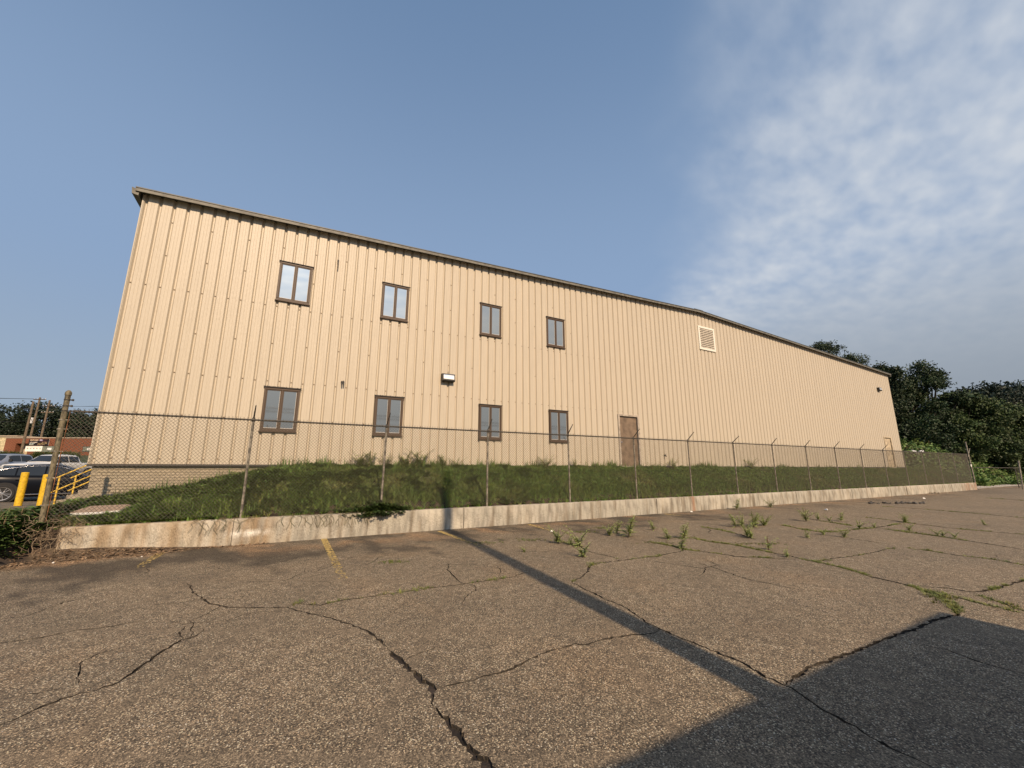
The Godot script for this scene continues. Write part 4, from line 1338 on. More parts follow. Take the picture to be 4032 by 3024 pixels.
func suv_details(t: Node3D) -> void:
	side_glass(t, SUV, 0.62, -0.28)
	side_glass(t, SUV, -0.34, -1.15)
	side_glass(t, SUV, -1.20, -1.72)
	cross_glass(t, SUV, 0.88, 0.28, "windshield")
	cross_glass(t, SUV, -1.95, -1.45, "rear_window")
	for side: float in [-1.0, 1.0]:
		# chrome strip over the windows, down to the tail
		var pts := []
		var rad := []
		for k in 16:
			var x := lerpf(0.78, -1.95, k / 15.0)
			var a := section(SUV, x)
			pts.append(Vector3(x, lerpf(a[4].y, a[5].y, 0.97), side * (lerpf(a[4].x, a[5].x, 0.97) + 0.012)))
			rad.append(0.012 + 0.022 * smoothstep(10.0, 15.0, k))
		var m := MB.new()
		m.run(pts, rad, 6)
		obj("chrome_trim", m, mat.chrome, t)
		var r := MB.new()
		r.soft_box(Vector3(-1.0, 0.30, side * 0.935 - 0.01), Vector3(1.0, 0.335, side * 0.935 + 0.01), 0.006)
		obj("sill_trim", r, mat.chrome, t)
		var l := MB.new()
		l.soft_box(Vector3(-2.30, 0.94, side * 0.80 - 0.10), Vector3(-1.88, 1.02, side * 0.80 + 0.115), 0.03)
		obj("tail_light", l, mat.tail_red, t)
		for x: float in [-0.18, -1.02]:
			var h := MB.new()
			h.soft_box(Vector3(x - 0.12, 0.93, side * 0.935 - 0.015), Vector3(x + 0.10, 0.965, side * 0.935 + 0.03), 0.01)
			obj("door_handle", h, mat.car_black, t)
		var mi := MB.new()
		mi.soft_box(Vector3(0.62, 1.04, side * 0.98 - 0.09), Vector3(0.80, 1.18, side * 0.98 + 0.10), 0.035)
		obj("mirror", mi, mat.car_black, t)

func truck_details(t: Node3D) -> void:
	side_glass(t, PICKUP, 0.72, -0.12)
	side_glass(t, PICKUP, -0.18, -1.02)
	cross_glass(t, PICKUP, 1.25, 0.72, "windshield")
	cross_glass(t, PICKUP, -1.24, -1.13, "rear_window")
	var g := MB.new()
	g.soft_box(Vector3(2.80, 0.72, -0.72), Vector3(2.955, 1.08, 0.72), 0.03)
	obj("grille", g, mat.black_metal, t)
	for k in 3:
		var b := MB.new()
		b.soft_box(Vector3(2.95, 0.76 + k * 0.1, -0.68), Vector3(2.975, 0.80 + k * 0.1, 0.68), 0.008)
		obj("grille_bar", b, mat.chrome, t)
	var bu := MB.new()
	bu.soft_box(Vector3(2.72, 0.46, -0.92), Vector3(3.02, 0.68, 0.92), 0.05)
	obj("bumper", bu, mat.chrome, t)
	for side: float in [-1.0, 1.0]:
		var h := MB.new()
		h.soft_box(Vector3(2.66, 0.86, side * 0.83 - 0.11), Vector3(2.94, 1.06, side * 0.83 + 0.11), 0.03)
		obj("headlight", h, mat.lens_clear, t)
		var mi := MB.new()
		mi.soft_box(Vector3(0.82, 1.27, side * 1.10 - 0.12), Vector3(0.98, 1.50, side * 1.10 + 0.12), 0.03)
		obj("mirror", mi, mat.black_metal, t)

func make_shop() -> void:
	var gz := 80.0
	var gy := land_at(-90.0, gz) - 0.3
	var t := thing("brick_shop", "low red-brick shop with printed signboards and glass-block windows", "shop", P(-90.0, gy, gz))
	var w := MB.new()
	# front wall with the entrance cut out of it
	w.box(Vector3(-9.2, 0, -14), Vector3(-7.0, 3.55, 0))
	w.box(Vector3(-7.0, 2.55, -14), Vector3(-4.5, 3.55, 0))
	w.box(Vector3(-4.5, 0, -14), Vector3(26, 3.55, 0))
	obj("wall", w, mat.red_brick, t)
	var c := MB.new()
	c.soft_box(Vector3(-9.3, 3.552, -14.1), Vector3(26.1, 3.72, 0.08), 0.02)
	obj("parapet_cap", c, mat.stone_cap, t)
	var e := MB.new()
	e.box(Vector3(-7.0, 0.0, -1.3), Vector3(-4.5, 2.55, -1.25))
	obj("entrance_recess", e, mat.stone_cap, t)
	var d := MB.new()
	d.soft_box(Vector3(-6.2, 0.3, -1.25), Vector3(-5.2, 2.4, -1.20), 0.01)
	var dd := obj("door", d, mat.cream_wall, t)
	var dp := MB.new()
	dp.box(Vector3(-5.9, 1.3, -1.20), Vector3(-5.5, 2.1, -1.196))
	obj("pane", dp, mat.car_glass, dd)
	for q: Array in [[-1.6, 0.95, 2.5, 1.05], [6.3, 1.02, 2.3, 0.9]]:
		var f := MB.new()
		f.soft_box(Vector3(q[0] - 0.08, q[1] - 0.1, -0.05), Vector3(q[0] + q[2] + 0.08, q[1] + q[3] + 0.06, 0.03), 0.01)
		var win := obj("window", f, mat.dark_hollow, t)
		var b := MB.new()
		for i in 8:
			for j in 4:
				b.soft_box(Vector3(q[0] + q[2] * i / 8.0 + 0.02, q[1] + q[3] * j / 4.0 + 0.02, 0.0), Vector3(q[0] + q[2] * (i + 1) / 8.0 - 0.02, q[1] + q[3] * (j + 1) / 4.0 - 0.02, 0.06), 0.02)
		obj("glass_blocks", b, mat.glass_block, win).set_meta("kind", "stuff")
		var pa := MB.new()
		pa.soft_box(Vector3(q[0] + q[2] * 0.38, q[1] + q[3] * 0.32, 0.065), Vector3(q[0] + q[2] * 0.72, q[1] + q[3] * 0.72, 0.07), 0.002)
		obj("notice", pa, mat.board_white, win)
	var s1 := sign_board(t, Vector3(-4.5, 2.16, 0.06), 3.95, 1.22, dark_sign(), "dark printed signboard with rows of pale lettering")
	var s2 := sign_board(t, Vector3(-4.85, 1.0, 0.06), 3.25, 1.02, pale_sign(), "white menu board with a row of dark pictures")
	# cream building and lamp standing next to it
	var k := thing("cream_building", "cream rendered building beside the brick shop", "building", P(-104.0, land_at(-104, 82) - 0.3, 82))
	var cw := MB.new()
	cw.box(Vector3(-12, 0, -10), Vector3(4.4, 3.9, 0))
	obj("wall", cw, mat.cream_wall, k)
	var cr := MB.new()
	cr.soft_box(Vector3(-12.2, 3.9, -10.2), Vector3(4.6, 4.15, 0.2), 0.05)
	obj("roof_edge", cr, mat.stone_cap, k)
	var cv := MB.new()
	cv.soft_box(Vector3(0.2, 1.9, 0.0), Vector3(1.0, 2.7, 0.05), 0.02)
	obj("window", cv, mat.car_glass, k)

func sign_board(t: Node3D, at: Vector3, w: float, h: float, img: Image, label: String) -> MeshInstance3D:
	var m := MB.new()
	m.box(at, at + Vector3(w, h, 0.05))
	var o := obj("signboard", m, mat.board_white, t)
	o.set_meta("label", label)
	var f := MB.new()
	var p := at + Vector3(0, 0, 0.055)
	f.quad(p, p + Vector3(w, 0, 0), p + Vector3(w, h, 0), p + Vector3(0, h, 0))
	f.uv4(Vector2(0, 1), Vector2(1, 1), Vector2(1, 0), Vector2(0, 0))
	var pm := StandardMaterial3D.new()
	pm.albedo_texture = ImageTexture.create_from_image(img)
	pm.roughness = 0.6
	obj("print", f, pm, o)
	return o

func scribble(img: Image, x0: int, x1: int, y: int, h: int, col: Color) -> void:
	# a row of lettering too small to read
	var x := x0
	while x < x1:
		var w := rng.randi_range(3, 6)
		img.fill_rect(Rect2i(x, y + rng.randi_range(0, 1), mini(w, x1 - x), h - rng.randi_range(0, 2)), col)
		x += w + (1 if rng.randf() < 0.75 else 4)

func dark_sign() -> Image:
	rng.seed = 8
	var img := Image.create(192, 64, false, Image.FORMAT_RGB8)
	img.fill(Color(0.11, 0.05, 0.05))
	img.fill_rect(Rect2i(110, 14, 60, 14), Color(0.22, 0.06, 0.11))
	scribble(img, 10, 90, 4, 11, Color(0.95, 0.83, 0.68))
	img.fill_rect(Rect2i(100, 3, 30, 14), Color(0.72, 0.66, 0.74))
	scribble(img, 12, 84, 28, 8, Color(0.9, 0.85, 0.78))
	scribble(img, 12, 64, 40, 8, Color(0.8, 0.85, 0.82))
	scribble(img, 12, 50, 52, 8, Color(0.8, 0.82, 0.76))
	scribble(img, 126, 178, 28, 7, Color(0.72, 0.6, 0.45))
	scribble(img, 90, 176, 40, 7, Color(0.72, 0.62, 0.42))
	scribble(img, 88, 166, 52, 7, Color(0.7, 0.6, 0.45))
	return img

func pale_sign() -> Image:
	var img := Image.create(192, 64, false, Image.FORMAT_RGB8)
	img.fill(Color(0.97, 0.96, 0.91))
	scribble(img, 14, 170, 5, 4, Color(0.8, 0.72, 0.66))
	scribble(img, 14, 176, 12, 4, Color(0.85, 0.66, 0.6))
	for k in 5:
		for a in 40:
			var p := Vector2(24 + k * 36 + rng.randfn() * 4.5, 28 + rng.randfn() * 2.6)
			img.fill_rect(Rect2i(int(p.x), int(p.y), 3, 2), Color(0.42, 0.33, 0.30).lerp(Color(0.5, 0.22, 0.2), rng.randf()))
		scribble(img, 14 + k * 36, 36 + k * 36, 40, 3, Color(0.72, 0.68, 0.6))
	return img

func make_poles() -> void:
	var spots := [[-83.65, 70.0, 12.9, 0.17, "bare wooden utility pole in front of the brick shop"], [-112.2, 95.0, 17.9, 0.20, "utility pole with a grey transformer can behind the brick shop"], [-110.3, 95.5, 17.3, 0.20, "utility pole with two crossarms behind the brick shop"]]
	var tops := []
	for i in 3:
		var q: Array = spots[i]
		var g := land_at(q[0], q[1]) - 0.2
		var t := thing("utility_pole", q[4], "utility pole", P(q[0], g, q[1]), 0, "utility poles by the street")
		var h: float = q[2] - g
		var m := MB.new()
		m.tube(Vector3.ZERO, Vector3(0, h, 0), q[3] * 1.2, q[3] * 0.85, 10)
		obj("pole", m, mat.wood_pole, t)
		if i == 1:
			var c := MB.new()
			c.lathe(Vector3(-0.5, h - 6.2, 0.2), Basis.IDENTITY, [Vector2(0, 0), Vector2(0.32, 0.02), Vector2(0.34, 0.1), Vector2(0.34, 1.2), Vector2(0.30, 1.32), Vector2(0, 1.36)], 14)
			obj("transformer", c, mat.tank_grey, t)
		if i > 0:
			for y: float in [0.5] if i == 1 else [1.4, 2.9]:
				var a := MB.new()
				a.soft_box(Vector3(-1.5, h - y - 0.07, -0.12), Vector3(1.5, h - y + 0.07, 0.02), 0.02)
				obj("crossarm", a, mat.wood_pole, t)
				for x: float in [-1.35, -0.6, 0.6, 1.35]:
					var n := MB.new()
					n.lathe(Vector3(x, h - y + 0.07, -0.05), Basis.IDENTITY, [Vector2(0.05, 0), Vector2(0.07, 0.08), Vector2(0.03, 0.2), Vector2(0, 0.22)], 8)
					obj("insulator", n, mat.tank_grey, t)
		tops.append(P(q[0], g + h, q[1]))
	# wires between the poles and off to both sides
	var lines := []
	for k in 4:
		var off := Vector3(-1.35 + 0.9 * k, -0.4, 0)
		lines.append([tops[1] + off, tops[1] + Vector3(-70, 3.0, 18) + off])
		lines.append([tops[2] + off + Vector3(0, -1.0, 0), tops[2] + Vector3(60, 1.0, 10) + off])
	lines.append([tops[0] + Vector3(0, -0.6, 0), tops[1] + Vector3(0, -3.0, 0)])
	lines.append([tops[0] + Vector3(0, -2.6, 0), tops[2] + Vector3(0, -5.5, 0)])
	lines.append([tops[0] + Vector3(0, -3.4, 0), tops[0] + Vector3(-70, 0.0, -8)])
	lines.append([tops[0] + Vector3(0, -1.2, 0), tops[0] + Vector3(-70, 2.6, -8)])
	lines.append([tops[0] + Vector3(0, -4.4, 0), tops[0] + Vector3(60, -2.4, 14)])
	for q: Array in lines:
		overhead_wire(q[0], q[1], 0.028, 1.2, "thin dark overhead wire strung from the utility poles", "wires strung from the street poles")

func overhead_wire(a: Vector3, b: Vector3, r: float, sag: float, label: String, group: String) -> void:
	var pts := []
	var rad := []
	for k in 13:
		var t := k / 12.0
		pts.append(a.lerp(b, t) + Vector3(0, -sag * 4.0 * t * (1.0 - t), 0))
		rad.append(r)
	var m := MB.new()
	m.run(pts, rad, 5)
	tag(obj("overhead_wire", m, mat.cable), label, "wire", group)

# ---------------------------------------------------------------- plants
var leaf_clump: Mesh
var grass_tuft: Mesh
var tall_tuft: Mesh
var ground_leaves: Mesh

func leaf_tint(r: float, g: float, b: float) -> Color:
	var k := rng.randf_range(0.65, 1.35)
	var w := rng.randf_range(-0.15, 0.2)
	return Color(r * k * (1.0 + w), g * k, b * k * (1.0 - 0.5 * w))

func make_plant_shapes() -> void:
	rng.seed = 101
	# a spray of leaves about a metre across
	var m := MB.new()
	for k in 34:
		var p := Vector3(rng.randfn(), rng.randfn() * 0.75, rng.randfn()) * 0.24
		var d := (p.normalized() * 0.6 + Vector3(rng.randfn(), rng.randfn() * 0.7 - 0.25, rng.randfn()) * 0.6).normalized()
		var s := d.cross(Vector3(rng.randfn(), 1.5 + rng.randfn(), rng.randfn())).normalized()
		var l := rng.randf_range(0.16, 0.30)
		var w := l * 0.32
		var a := p; var b := p + d * l * 0.45 + s * w; var c := p + d * l + Vector3(0, -0.03, 0); var e := p + d * l * 0.45 - s * w
		m.quad(a, b, c, e)
		var q := Color.WHITE * rng.randf_range(0.88, 1.12)
		for i in 2: m.tint3(q, q, q)
	leaf_clump = m.mesh()
	# low leaves of ground cover
	m = MB.new()
	for k in 16:
		var an := rng.randf() * TAU
		var d := Vector3(cos(an), rng.randf_range(0.1, 0.9), sin(an)).normalized()
		var s := d.cross(Vector3.UP).normalized()
		var p := Vector3(rng.randfn() * 0.06, rng.randf() * 0.08, rng.randfn() * 0.06)
		var l := rng.randf_range(0.06, 0.13)
		m.quad(p, p + d * l * 0.5 + s * l * 0.3, p + d * l + Vector3(0, -0.02, 0), p + d * l * 0.5 - s * l * 0.3)
		var q := Color.WHITE * rng.randf_range(0.75, 1.25)
		for i in 2: m.tint3(q, q, q)
	ground_leaves = m.mesh()
	grass_tuft = tuft(12, 0.095, 0.006, 1.15)
	tall_tuft = tuft(9, 0.30, 0.007, 0.5)

func tuft(blades: int, h: float, w: float, spread: float) -> Mesh:
	var m := MB.new()
	for k in blades:
		var an := rng.randf() * TAU
		var out := Vector3(cos(an), 0, sin(an))
		var s := Vector3(-out.z, 0, out.x) * w
		var p := out * rng.randf() * 0.05
		var l := h * rng.randf_range(0.55, 1.2)
		var lean := rng.randf_range(0.15, spread)
		var a := p + Vector3(0, l * 0.55, 0) + out * l * lean * 0.35
		var b := p + Vector3(0, l * (1.0 - lean * 0.35), 0) + out * l * lean
		m.quad(p - s, p + s, a + s * 0.8, a - s * 0.8)
		m.tri(a - s * 0.8, a + s * 0.8, b)
		var q := Color.WHITE * rng.randf_range(0.7, 1.3)
		for i in 3: m.tint3(q, q, q)
	return m.mesh()

func bake(called: String, shape: Mesh, material: Material, places: Array, tints: Array, parent: Node) -> MeshInstance3D:
	# many copies of a spray joined into one mesh; tints are picked from a dozen of those given
	var a := shape.surface_get_arrays(0)
	var v: PackedVector3Array = a[Mesh.ARRAY_VERTEX]
	var n: PackedVector3Array = a[Mesh.ARRAY_NORMAL]
	var c: PackedColorArray = a[Mesh.ARRAY_COLOR]
	var kinds := []
	for k in mini(14, tints.size()):
		var t: Color = tints[k]
		var d := PackedColorArray()
		for q in c: d.append(Color(q.r * t.r, q.g * t.g, q.b * t.b))
		kinds.append(d)
	var m := MB.new()
	m.coloured = true
	for k in places.size():
		var t: Transform3D = places[k]
		m.v.append_array(t * v)
		m.n.append_array(Transform3D(t.basis.orthonormalized(), Vector3.ZERO) * n)
		m.c.append_array(kinds[(k * 7 + k / 5) % kinds.size()])
	return obj(called, m, material, parent)

func upright(p: Vector3, size: float) -> Transform3D:
	return Transform3D(Basis(Vector3.UP, rng.randf() * TAU).scaled(Vector3(size, size * rng.randf_range(0.8, 1.25), size)), p)

func make_bank_grass() -> void:
	rng.seed = 202
	var places := []
	var tints := []
	for k in 50000:
		var s := rng.randf_range(-3.6, 49.2)
		if s > 20.0 and rng.randf() < 0.35: continue
		var o := -rng.randf_range(0.02, 2.22)
		var w := fence_frame * Vector3(s, 0, o)
		var dry := patchy.get_noise_2d(w.x * 0.9, w.z * 0.9)
		if dry > 0.22 and rng.randf() < 0.45: continue
		if o > -0.28 and rng.randf() < 0.6: continue
		if Vector2(w.x + 8.72, w.z + 8.98).length() < 0.5: continue
		var size := rng.randf_range(0.7, 1.35) + (0.5 if o > -0.7 and o < -0.2 else 0.0) + 0.5 * clampf(soft.get_noise_2d(w.x * 1.5, w.z * 1.5), 0, 1)
		w.y = land(s, o) - 0.01
		places.append(upright(w, size))
		tints.append(leaf_tint(0.135, 0.22, 0.044).lerp(leaf_tint(0.22, 0.205, 0.08), clampf(dry * 1.2 - 0.05 + rng.randf_range(-0.1, 0.1), 0, 0.6)))
	var g := crowd("bank_grass", grass_tuft, mat.grass, places, tints)
	g.set_meta("kind", "stuff")
	tag(g, "short mown green grass covering the bank behind the fence", "grass")
	# broad leaves among the grass at the lush near end
	places = []
	tints = []
	for k in 9000:
		var s := rng.randf_range(-3.4, 9.0)
		var o := -rng.randf_range(0.05, 2.15)
		var w := fence_frame * Vector3(s, 0, o)
		if soft.get_noise_2d(w.x * 1.8 + 20.0, w.z * 1.8) + 0.25 - 0.05 * s < rng.randf() * 0.5: continue
		if Vector2(w.x + 8.72, w.z + 8.98).length() < 0.5: continue
		w.y = land(s, o) + 0.01
		places.append(upright(w, rng.randf_range(0.55, 1.1)))
		tints.append(leaf_tint(0.12, 0.19, 0.04))
	var b := crowd("bank_broadleaf", ground_leaves, mat.leaf, places, tints)
	b.set_meta("kind", "stuff")
	tag(b, "clover and broad leaves among the grass at the bank's near end", "weeds")
	# longer grass left uncut along the fence foot and the siding
	places = []
	tints = []
	for k in 3600:
		var s := rng.randf_range(-3.0, 48.8)
		var near_wall := rng.randf() < 0.45
		var o := -rng.randf_range(1.98, 2.2) if near_wall else -rng.randf_range(0.05, 0.5)
		var w := fence_frame * Vector3(s, 0, o)
		var thick := soft.get_noise_2d(w.x * 0.7 + 80.0, w.z * 0.7)
		if thick < 0.05 and rng.randf() < 0.8: continue
		if s < -1.6 and o > -1.0: continue
		w.y = land(s, o) - 0.02
		places.append(upright(w, rng.randf_range(0.5, 1.0) + 0.6 * maxf(0.0, thick)))
		tints.append(leaf_tint(0.105, 0.165, 0.034))
	var h := crowd("long_grass", tall_tuft, mat.grass, places, tints)
	h.set_meta("kind", "stuff")
	tag(h, "uncut long grass along the fence foot and the siding", "grass")

func make_left_bank() -> void:
	# weeds, dry litter and dead vines at the end of the wall
	rng.seed = 303
	var places := []
	var tints := []
	for k in 9000:
		var s := rng.randf_range(-7.5, -3.1)
		var o := rng.randf_range(-1.2, 3.2)
		if s > asphalt_left(o) - 0.10 - 0.25 * rng.randf() and o > 0.1: continue
		var w := fence_frame * Vector3(s, 0, o)
		w.y = land(s, o)
		places.append(upright(w, rng.randf_range(0.8, 1.9)))
		tints.append(leaf_tint(0.058, 0.105, 0.020))
	var g := crowd("broadleaf_weeds", ground_leaves, mat.leaf, places, tints)
	g.set_meta("kind", "stuff")
	tag(g, "low green broadleaf weeds over the bank beside the old post", "weeds")
	places = []
	tints = []
	for k in 900:
		var s := rng.randf_range(-6.5, -3.0)
		var o := rng.randf_range(-1.0, 2.6)
		if s > asphalt_left(o) - 0.35 and o > 0.1: continue
		var w := fence_frame * Vector3(s, 0, o)
		w.y = land(s, o) - 0.02
		places.append(upright(w, rng.randf_range(0.5, 1.1)))
		tints.append(leaf_tint(0.06, 0.08, 0.02) if rng.randf() < 0.7 else leaf_tint(0.20, 0.14, 0.07))
	var h := crowd("bank_tufts", tall_tuft, mat.grass, places, tints)
	h.set_meta("kind", "stuff")
	tag(h, "long mixed grass tufts on the bank beside the old post", "grass")
	# dead leaves and grit along the edge of the asphalt
	var m := MB.new()
	for k in 4200:
		var o := rng.randf_range(0.22, 2.6)
		var s := asphalt_left(o) + rng.randfn() * 0.26 - 0.12
		if rng.randf() < 0.35:
			s = rng.randf_range(-2.9, 0.6) if rng.randf() < 0.3 else rng.randf_range(-3.0, -1.0)
			o = 0.23 + absf(rng.randfn()) * (0.10 if s > -1.0 else 0.24)
		if o < 0.22: continue
		var w := fence_frame * Vector3(s, 0, o)
		w.y = maxf(land(s, o), 0.0) + 0.008 + rng.randf() * 0.02
		if s > -3.0 and s < -1.0: w.y += 0.17 * smoothstep(0.0, -2.7, s) * pow(clampf(1.0 - (o - 0.17) / 0.4, 0.0, 1.0), 2.0)
		var l := rng.randf_range(0.012, 0.045)
		var d := Vector3(rng.randfn(), rng.randfn() * 0.25, rng.randfn()).normalized() * l
		var e := Vector3(-d.z, rng.randfn() * 0.2 * l, d.x) * rng.randf_range(0.2, 0.5)
		m.quad(w - d, w - e, w + d, w + e)
		var q := Color(0.20, 0.12, 0.065).lerp(Color(0.34, 0.25, 0.16), rng.randf()) * rng.randf_range(0.5, 1.2)
		for i in 2: m.tint3(q, q, q)
	var lf := obj("leaf_litter", m, mat.dead)
	lf.set_meta("kind", "stuff")
	tag(lf, "brown dead leaves and grit along the asphalt edge", "litter")
	# earth washed up against the wall's foot
	var dr := MB.new()
	for i in 30:
		for j in 6:
			var c := []
			for e: Vector2 in [Vector2(0, 0), Vector2(0, 1), Vector2(1, 1), Vector2(1, 0)]:
				var s := -3.1 + (i + e.x) * 0.1
				var f := (j + e.y) / 6.0
				var top := 0.17 * smoothstep(0.0, -2.7, s) + 0.015 * smoothstep(0.05, -0.4, s)
				var wide := 0.10 + 1.9 * top
				c.append(fence_frame * Vector3(s, top * (1.0 - f) * (1.0 - f) + 0.012 * fine.get_noise_2d(s * 6.0, f * 4.0) * (1.0 - f) - 0.006 * f, 0.17 + f * wide))
			dr.quad(c[0], c[1], c[2], c[3])
			var q := Color(0.115, 0.082, 0.053) * (1.0 + 0.6 * fine.get_noise_2d(i * 1.3, j * 1.7))
			for e in 2: dr.tint3(q, q, q)
	dr.round_off(0.6)
	var drift := obj("earth_drift", dr, mat.earth)
	drift.set_meta("kind", "structure")
	drift.set_meta("label", "brown earth and leaf mould washed against the wall's near end")
	# tangle of dead vines over the wall's end
	var t := thing("dead_vine_tangle", "tangle of dry brown vines heaped over the wall's end", "vines", fence_frame * Vector3(-2.9, 0.4, 0.1), FENCE_TURN)
	for k in 230:
		var v := MB.new()
		var p := Vector3(rng.randfn() * 0.26 - 0.16, rng.randf_range(-0.15, 0.30), rng.randfn() * 0.13 - 0.05)
		var d := Vector3(rng.randfn(), rng.randfn() * 0.7 + 0.1, rng.randfn() * 0.6).normalized()
		var pts := []
		var rad := []
		var r := rng.randf_range(0.0018, 0.0050)
		for i in 9:
			pts.append(p)
			rad.append(r * (1.0 - i * 0.07))
			d = (d + Vector3(rng.randfn() * 0.45, rng.randfn() * 0.4 - 0.16, rng.randfn() * 0.4)).normalized()
			p += d * 0.055
			if p.z < 0.13 and p.y < 0.12 and p.x > 0.1: p.z = 0.14
			p.y = maxf(p.y, -0.36)
		v.run(pts, rad, 4)
		var q := Color(0.24, 0.165, 0.10).lerp(Color(0.42, 0.33, 0.23), rng.randf()) * rng.randf_range(0.55, 1.1)
		v.paint(q)
		obj("vine", v, mat.dead, t)
	# a few runners hanging over the wall further on
	for q: Array in [[1.25, "dry grass runner hanging over the wall's edge below the second post"], [2.2, "dry roots trailing over the wall's edge past the second post"], [-0.35, "thin dry runner trailing down the stained end of the wall"]]:
		var z := thing("trailing_runner", q[1], "plant", fence_frame * Vector3(q[0], 0.54, 0.19), FENCE_TURN, "dry runners over the wall")
		for k in 16:
			var v := MB.new()
			var p := Vector3(rng.randfn() * 0.3, 0.015 + rng.randf() * 0.03, -0.05)
			var pts := []
			var rad := []
			for i in 7:
				pts.append(p)
				rad.append(0.004)
				p += Vector3(rng.randfn() * 0.05, rng.randfn() * 0.01 - 0.028 * maxf(0.0, i - 1.0), 0.045 if i < 2 else rng.randf() * 0.004)
			v.run(pts, rad, 4)
			v.paint(Color(0.20, 0.15, 0.09).lerp(Color(0.07, 0.085, 0.03), rng.randf()))
			obj("stem", v, mat.dead, z)
	# green clump spilling over by the third post
	var c := thing("creeper_clump", "dark green creeper spilling over the wall at the fence's third post", "plant", fence_frame * Vector3(2.95, 0.52, 0.05), FENCE_TURN)
	places = []
	tints = []
	for k in 300:
		var x := rng.randfn() * 0.36
		var y := absf(rng.randfn()) * 0.10 * maxf(0.2, 1.0 - absf(x)) + 0.02
		var zz := rng.randfn() * 0.12
		if zz > 0.13: y = -rng.randf() * 0.10
		places.append(upright(Vector3(x, y, zz), rng.randf_range(0.5, 1.0)))
		tints.append(leaf_tint(0.06, 0.10, 0.022))
	bake("foliage", ground_leaves, mat.leaf, places, tints, c)
	# board thrown on the grass
	var bp := P(-8.72, 0.755, 8.98)
	var b := thing("discarded_board", "broken tan-faced foam board with white edge lying behind the fence", "board", bp, 24)
	b.scale = Vector3.ONE * 0.85
	var bm := MB.new()
	var bt := Transform3D(Basis(Vector3(1, 0, 0.2).normalized(), deg_to_rad(9)), Vector3.ZERO)
	bm.slab(PackedVector2Array([Vector2(-0.52, -0.36), Vector2(0.10, -0.40), Vector2(0.46, -0.33), Vector2(0.55, 0.30), Vector2(-0.34, 0.33)]), 0.0, 0.045, bt * Transform3D(Basis(Vector3.RIGHT, -PI / 2), Vector3.ZERO))
	obj("foam", bm, mat.board_white, b)
	var bf := MB.new()
	bf.slab(PackedVector2Array([Vector2(-0.51, -0.33), Vector2(0.10, -0.37), Vector2(0.45, -0.31), Vector2(0.54, 0.295), Vector2(-0.335, 0.325)]), 0.046, 0.052, bt * Transform3D(Basis(Vector3.RIGHT, -PI / 2), Vector3.ZERO))
	obj("face_sheet", bf, mat.board_tan, b)

func weed_shape(kind: int) -> Array:
	# stem and leaves of a weed one metre tall
	var st := MB.new()
	var lf := MB.new()
	var stems := [2, 5, 7, 6][kind] as int
	for k in stems:
		var an := rng.randf() * TAU
		var lean := Vector3(cos(an), 0, sin(an)) * (0.03 if stems == 1 else rng.randf_range(0.2, 0.75))
		var pts := []
		var rad := []
		var tall := rng.randf_range(0.7, 1.0)
		for i in 6:
			var t := i / 5.0
			pts.append(Vector3(lean.x * t * t, tall * t, lean.z * t * t))
			rad.append(0.014 * (1.0 - 0.7 * t))
		st.run(pts, rad, 5)
		var n := [70, 34, 34, 40][kind] as int
		for i in n:
			var t := rng.randf_range(0.12, 1.0)
			var p := Vector3(lean.x * t * t, tall * t, lean.z * t * t)
			var ph := rng.randf() * TAU
			var d := Vector3(cos(ph), rng.randf_range(-0.1, 0.9), sin(ph)).normalized()
			var s := d.cross(Vector3.UP).normalized()
			var l: float = ([0.26, 0.22, 0.28, 0.17][kind] as float) * (1.15 - 0.75 * t) * rng.randf_range(0.6, 1.2)
			var w: float = l * ([0.11, 0.16, 0.08, 0.24][kind] as float)
			lf.quad(p, p + d * l * 0.5 + s * w, p + d * l + Vector3(0, -0.08 * l, 0), p + d * l * 0.5 - s * w)
			var q := Color.WHITE * rng.randf_range(0.7, 1.3)
			for e in 2: lf.tint3(q * Color(0.25, 0.31, 0.09), q * Color(0.25, 0.31, 0.09), q * Color(0.29, 0.35, 0.10))
	st.paint(Color(0.10, 0.085, 0.035))
	return [st.mesh(), lf.mesh()]

